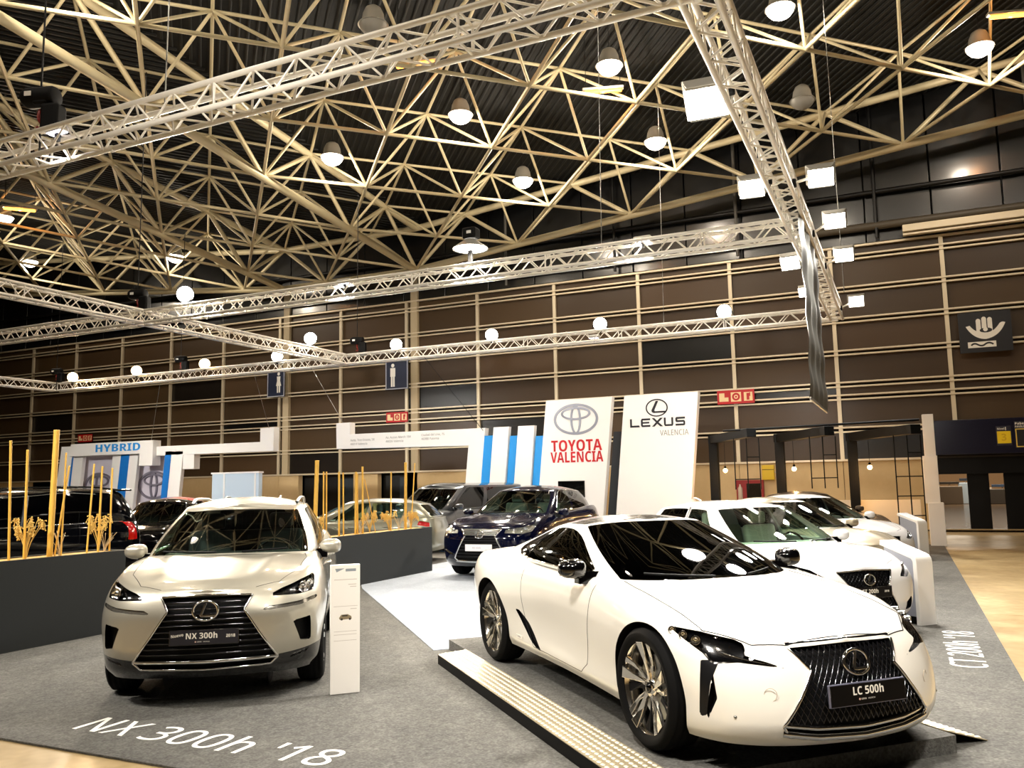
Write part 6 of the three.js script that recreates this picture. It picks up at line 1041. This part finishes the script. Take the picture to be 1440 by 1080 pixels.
// ------------------------------------------------------------------ the cars farther back
const plain = (S, o) => ({
  ...S, quality: o.q || 0.6, paint: o.paint, rimStyle: o.rim || 'double', rimMat: o.rimMat,
  cuts: [...S.cuts.slice(0, 4).map((c, i) => ({ ...c, mat: i === 0 ? o.glass || M.glass : o.sideGlass || M.tint })),
    ...(o.grille ? [{ name: 'front_grille', proj: 'front', poly: o.grille, cond: front(1.5), inset: [-0.03, 0, 0], mat: M.black, rim: 'grille_surround', rimMat: M.gloss, frame: M.chrome, frameLine: o.grille.slice(1, -1), frameR: 0.008, frameName: 'chrome_grille_frame' }] : []),
    ...(o.lamp ? [{ name: 'headlight', proj: 'corner', poly: o.lamp, cond: front(1.1), inset: [-0.03, 0, -0.02], mat: std(0x55554f, 0.3, 0.6), rim: 'headlight_rim', rimMat: M.gloss, cover: 1, pair: 1 }] : []),
    ...(o.tail ? [{ name: 'tail_light', proj: 'rear', poly: o.tail, cond: (x) => x + 1.2, inset: [0.02, 0, -0.015], mat: M.redLens, rim: 'lamp_rim', rimMat: M.redLens, pair: 1 }] : []),
    { name: 'hood', proj: 'top', poly: o.hood, cond: upper(o.hoodY || 0.6), mat: 'paint', gap: 1, gapLine: o.hood.slice(1, -2) },
    { name: 'front_door', proj: 'side', poly: o.door, cond: (x, y, z) => 0.5 - z, mat: 'paint', pair: 1, gap: 1, gapLine: o.door.slice(0, -1) },
    { name: 'rear_door', proj: 'side', poly: o.door2, cond: (x, y, z) => 0.5 - z, mat: 'paint', pair: 1, gap: 1, gapLine: o.door2.slice(1) }],
  cabin: cabin(o.cabin),
  detail: (car, k) => {
    mirrors({ x: o.mirror[0], y: o.mirror[1], z: o.mirror[2], mat: o.paint })(car, k);
    if (o.trim) for (const s of [1, -1]) { part('window_trim', tube([0.35, 0.42, 0.5, 0.6, 0.7, 0.73].map((q) => { const p = k.cab(q, 0.03); return [p[0], p[1], s * (p[2] + 0.006)]; }), o.trim), M.chrome, car); part('window_trim', tube([0.38, 0.44, 0.5, 0.6, 0.7].map((q) => { const p = k.cab(q, 0.94); return [p[0], p[1], s * (p[2] + 0.004)]; }), o.trim * 0.7), M.chrome, car); }
    doorHandle(car, k, o.handle[0], o.handle[0] - 0.2, o.handle[1], o.trim ? M.chrome : o.paint); doorHandle(car, k, o.handle[2], o.handle[2] - 0.2, o.handle[1] + 0.02, o.trim ? M.chrome : o.paint);
    wipers(car, k, [[[0.03, 0.03], [0.2, 0.08], 1], [[0.04, 0.03], [0.17, 0.08], -1]]);
    if (o.more) o.more(car, k);
  },
});
const paintOf = (c, metal = 0.4) => phys({ color: c, metalness: c < 0x101010 ? 0 : metal, roughness: c < 0x101010 ? 0.08 : 0.3, clearcoat: c < 0x101010 ? 0 : 1, specularIntensity: c < 0x101010 ? 0.6 : 1, clearcoatRoughness: 0.03 });
const spindle = [[-0.1, 0.7], [0.34, 0.69], [0.26, 0.55], [0.32, 0.42], [0.42, 0.27], [0.36, 0.23], [-0.1, 0.22]];
const hatchHood = [[0.6, -1], [0.6, 0.66], [1.1, 0.7], [1.6, 0.66], [1.9, 0.52], [2.0, 0.35], [2.04, 0], [2.04, -1]], door1 = [[0.66, 1.1], [0.64, 0.5], [0.55, 0.28], [-0.36, 0.28], [-0.36, 1.1]], door2 = [[-0.365, 1.15], [-0.365, 0.28], [-0.8, 0.28], [-0.95, 0.6], [-1.15, 0.78], [-1.2, 1.15]];
const hatchOpt = (paint, more) => ({ paint, grille: spindle, lamp: [[-0.5, 0.825], [-0.75, 0.79], [-0.95, 0.745], [-1.15, 0.64], [-1.02, 0.625], [-0.85, 0.68]], hood: hatchHood, door: door1, door2, cabin: { dash: 0.86, belt: 0.93, seatX: -0.25, rearX: -1.05, hw: 0.6, seat: std(0x55534c, 0.7) }, mirror: [0.55, 1.0, 0.95], handle: [-0.1, 0.8, -0.9], ...more });
// saloon: the hatchback's front with a lower cabin and a boot
const SEDAN = { ...CT, quality: 0.7,
  base: CT.base.map(([x, y, z]) => [x < -0.9 ? x * 0.86 : x, Math.min(y, 0.985), z]), top: CT.top.map(([x, y, z]) => [x < -0.3 ? x * 0.7 : x, y - 0.02, z * 0.96]), roofY: [[0.1, 1.375], [-0.15, 1.415], [-0.5, 1.425], [-0.9, 1.39], [-1.25, 1.3]],
  yh: [[2.1, 0.75], [1.9, 0.83], [1.5, 0.9], [1.1, 0.945], [0.85, 0.965], [-1.2, 1.0], [-1.8, 1.02], [-2.2, 0.98]], xR: [[0.3, -2.1], [0.5, -2.28], [0.8, -2.32], [0.98, -2.25]] };
makeCar(plain(SEDAN, hatchOpt(paintOf(0xb0a58e), { cabin: { dash: 0.86, belt: 0.93, seatX: -0.25, rearX: -0.95, hw: 0.56, seat: std(0x6a6458, 0.7) } })), 'saloon_car', 'beige metallic saloon half hidden between the white hatchback and the white saloon', [-1.9, 0.012, -14.8], -0.8, undefined);
makeCar(plain(SEDAN, hatchOpt(paintOf(0xe9e8e8, 0), { cabin: { dash: 0.86, belt: 0.93, seatX: -0.25, rearX: -0.95, hw: 0.56, seat: std(0x6a6458, 0.7) } })), 'saloon_car', 'white saloon behind the white hatchback, third car of the right row', [-1.75, 0.012, -17.9], -0.86);
makeCar(plain(SEDAN, hatchOpt(paintOf(0x5a4c3e), { cabin: { dash: 0.86, belt: 0.93, seatX: -0.25, rearX: -0.95, hw: 0.56, seat: std(0x6a6458, 0.7) } })), 'saloon_car', 'brown metallic saloon farthest back in the right row', [-2.1, 0.012, -21.7], -0.85);
// silver hatchback seen from the side behind the second planter
makeCar(plain(CT, hatchOpt(paintOf(0x8a8878, 0.6), { q: 0.8, tail: [[-0.6, 0.85], [-0.85, 0.8], [-0.87, 0.9], [-0.66, 0.95]], trim: 0, cabin: { dash: 0.86, belt: 0.93, seatX: -0.25, rearX: -1.05, hw: 0.6, seat: std(0x87909a, 0.7) }, sideGlass: M.glass })), 'hatchback_car', 'silver hatchback seen from the side behind the second planter', [-11.85, 0.012, -16.7], 3.42);
// black estate roof and small cars at the back left
const CITY = remap(NX, { W: 0.86, roofW: 0.98, axles: [1.28, -1.28], x: [[-2.33, -2.1], [-1.33, -1.28], [0.2, 0.15], [1.16, 1.08], [1.33, 1.28], [2.25, 2.05]], y: [[0, 0], [0.23, 0.18], [0.9, 0.76], [1.12, 0.98], [1.57, 1.46], [1.64, 1.53]] });
CITY.tyre = [0.316, 0.205, 0.216]; CITY.arch = [0.35, 0.318];
const cityOpt = (paint, more) => ({ paint, q: 0.5, grille: [[-0.1, 0.5], [0.4, 0.5], [0.45, 0.3], [-0.1, 0.28]], lamp: [[-0.5, 0.83], [-0.75, 0.81], [-1.02, 0.76], [-1.05, 0.7], [-0.8, 0.71]], hood: hatchHood.map(([x, z]) => [x * 0.97, z * 0.97]), door: door1, door2, cabin: { dash: 0.9, belt: 0.96, seatX: -0.2, rearX: -1.0, hw: 0.58 }, mirror: [0.58, 1.04, 0.93], handle: [-0.1, 0.82, -0.9], ...more });
makeCar(plain(CITY, cityOpt(paintOf(0x060608, 0.2), { trim: 0.014 })), 'compact_car', 'black compact car with chrome window trim behind the black off-roader', [-16.2, 0.012, -14.9], -0.95);
makeCar(plain(CITY, cityOpt(paintOf(0xb30a0c, 0.1), {})), 'compact_car', 'red compact car showing only its roof beside the champagne car', [-19.8, 0.012, -19.0], -0.5);
makeCar(plain(CITY, cityOpt(paintOf(0x08090b, 0.2), { trim: 0.01, more: (car) => { for (const s of [1, -1]) part('roof_rail', tube([[0, 1.5, s * 0.5], [-0.2, 1.555, s * 0.52], [-1.1, 1.54, s * 0.5], [-1.3, 1.48, s * 0.5]], 0.018), M.satin, car); } })), 'compact_car', 'black compact car with roof rails behind the champagne car', [-11.7, 0.012, -13.0], -0.9);
// black off-roader behind the left planter
const OFF = { ...remap(NX, { W: 0.94, roofW: 1.08, axles: [1.395, -1.395], x: [[-2.33, -2.36], [-1.8, -2.12], [-1.33, -1.395], [0.2, 0.4], [1.16, 1.15], [1.33, 1.395], [2.25, 2.35]].sort((a, b) => a[0] - b[0]), y: [[0, 0], [0.23, 0.34], [0.9, 1.06], [1.12, 1.17], [1.57, 1.72], [1.64, 1.79]] }), tyre: [0.39, 0.25, 0.24], arch: [0.43, 0.392] };
OFF.yc = OFF.yc.map(([x, y]) => [x, lerp(y, 1.16, 0.6)]); OFF.base = OFF.base.map(([x, y, z]) => [x, lerp(y, 1.17, 0.6), z]); OFF.top = OFF.top.map(([x, y, z]) => [x, x < -1 ? y + 0.06 : y, z]); OFF.roofY = [[0.4, 1.73], [0, 1.78], [-1, 1.79], [-1.8, 1.77], [-2.2, 1.7]];
makeCar(plain(OFF, { paint: paintOf(0x05060a, 0.2), q: 0.9, grille: [[-0.1, 1.0], [0.42, 0.98], [0.36, 0.7], [-0.1, 0.68]], lamp: [[-0.75, 1.08], [-1.0, 1.06], [-1.25, 1.0], [-1.2, 0.9], [-0.85, 0.95]], tail: [[-0.76, 0.9], [-0.93, 0.9], [-0.95, 1.12], [-0.9, 1.34], [-0.78, 1.3], [-0.8, 1.1]], hood: [[0.75, -1], [0.75, 0.72], [1.3, 0.76], [1.8, 0.7], [2.1, 0.5], [2.2, 0.3], [2.24, 0], [2.24, -1]], door: [[0.9, 1.35], [0.88, 0.6], [0.78, 0.44], [-0.26, 0.44], [-0.26, 1.35]], door2: [[-0.265, 1.4], [-0.265, 0.44], [-0.85, 0.44], [-1.0, 0.7], [-1.2, 0.9], [-1.24, 1.4]], cabin: { dash: 1.0, belt: 1.16, seatX: -0.1, rearX: -1.0, hw: 0.66 }, mirror: [0.75, 1.25, 1.03], handle: [0, 1.0, -0.85], trim: 0.012, glass: M.dusk, sideGlass: M.dusk,
  more: (car, k) => { for (const s of [1, -1]) { part('roof_rail', tube([[0.1, 1.74, s * 0.62], [-0.2, 1.795, s * 0.63], [-1.4, 1.805, s * 0.63], [-1.9, 1.75, s * 0.62]], 0.018), M.gloss, car); part('side_strip', k.line(2, [[0.9, 0.62], [-0.9, 0.62]], 0.018, 0.002).applyMatrix4(new THREE.Matrix4().makeScale(1, 1, s)), M.chrome, car); const p = []; for (let i = 0; i <= 6; i++) { const q = k.cab(0.508, lerp(0.05, 0.95, i / 6)); p.push([q[0], q[1], s * (q[2] + 0.004)]); } part('window_pillar', tube(p, 0.035), std(0x4c4f52, 0.35, 0.3), car); } part('spoiler', box(0.26, 0.03, 1.1, -2.04, 1.745, 0, 0.012), paintOf(0x05060a, 0.2), car); } }),
  'offroad_car', 'large black off-road car seen from its side behind the left planter', [-13.7, 0.012, -8.9], -1.92);
// grey van
const VAN = { ...remap(NX, { W: 0.95, roofW: 1.22, axles: [1.64, -1.64], x: [[-2.33, -2.46], [-1.8, -2.36], [-1.33, -1.64], [0.2, 1.25], [1.16, 2.0], [1.33, 2.1], [2.25, 2.5]].sort((a, b) => a[0] - b[0]), y: [[0, 0], [0.23, 0.22], [0.9, 0.86], [1.12, 1.06], [1.57, 1.7], [1.64, 1.78]] }), tyre: [0.34, 0.215, 0.21], arch: [0.38, 0.345] };
VAN.roofY = [[1.3, 1.72], [0.8, 1.78], [-2, 1.78], [-2.4, 1.72]]; VAN.top = VAN.top.map(([x, y, z]) => [x, x < 0.8 ? 1.7 : y, z]); VAN.base = VAN.base.map(([x, y, z]) => [x, 1.07, z]); VAN.yc = [[2.5, 0.86], [2.2, 0.98], [1.9, 1.04], [1, 1.06], [-2.4, 1.06]]; VAN.yh = [[2.5, 0.88], [2.2, 1.02], [1.9, 1.08], [-2.4, 1.08]];
makeCar(plain(VAN, { paint: paintOf(0x3b3d40, 0.5), q: 0.8, grille: [[-0.1, 0.7], [0.5, 0.7], [0.5, 0.5], [-0.1, 0.48]], lamp: [[-0.95, 0.9], [-1.2, 0.9], [-1.35, 0.8], [-1.1, 0.78]], tail: [[-0.8, 0.8], [-1.1, 0.8], [-1.1, 1.3], [-0.8, 1.3]], hood: [[1.7, -1], [1.7, 0.7], [2.0, 0.68], [2.25, 0.55], [2.35, 0.3], [2.37, 0], [2.37, -1]], door: [[1.45, 1.3], [1.4, 0.5], [1.2, 0.32], [0.55, 0.32], [0.55, 1.3]], door2: [[0.545, 1.3], [0.545, 0.32], [-0.7, 0.32], [-0.7, 1.3]], cabin: { dash: 1.75, belt: 1.05, seatX: 0.7, rearX: -0.6, hw: 0.7 }, mirror: [1.4, 1.16, 1.04], handle: [0.75, 0.9, 0.4], sideGlass: M.dusk }),
  'van', 'dark grey passenger van seen from the side behind the silver hatchback', [-11.5, 0.022, -21.2], -1.72);
// ------------------------------------------------------------------ the four cars in front, placed
makeCar(LC, 'coupe_car', 'pearl white sports coupe with black roof on the low platform', [-1.901, 0.12, -6.832], -0.782);
makeCar(NX, 'suv_car', 'champagne coloured suv facing the viewer at the left', [-6.4446, 0.012, -7.0292], -0.95345);
makeCar(CT, 'hatchback_car', 'white hatchback right behind the white coupe, with black diamond grille', [-1.87, 0.012, -11.6], -0.8252);
makeCar(RX, 'suv_car', 'dark blue suv with pale number plate before the brand panels', [-7.154, 0.02, -16.126], -1.5314);
renderer.render(scene, camera);
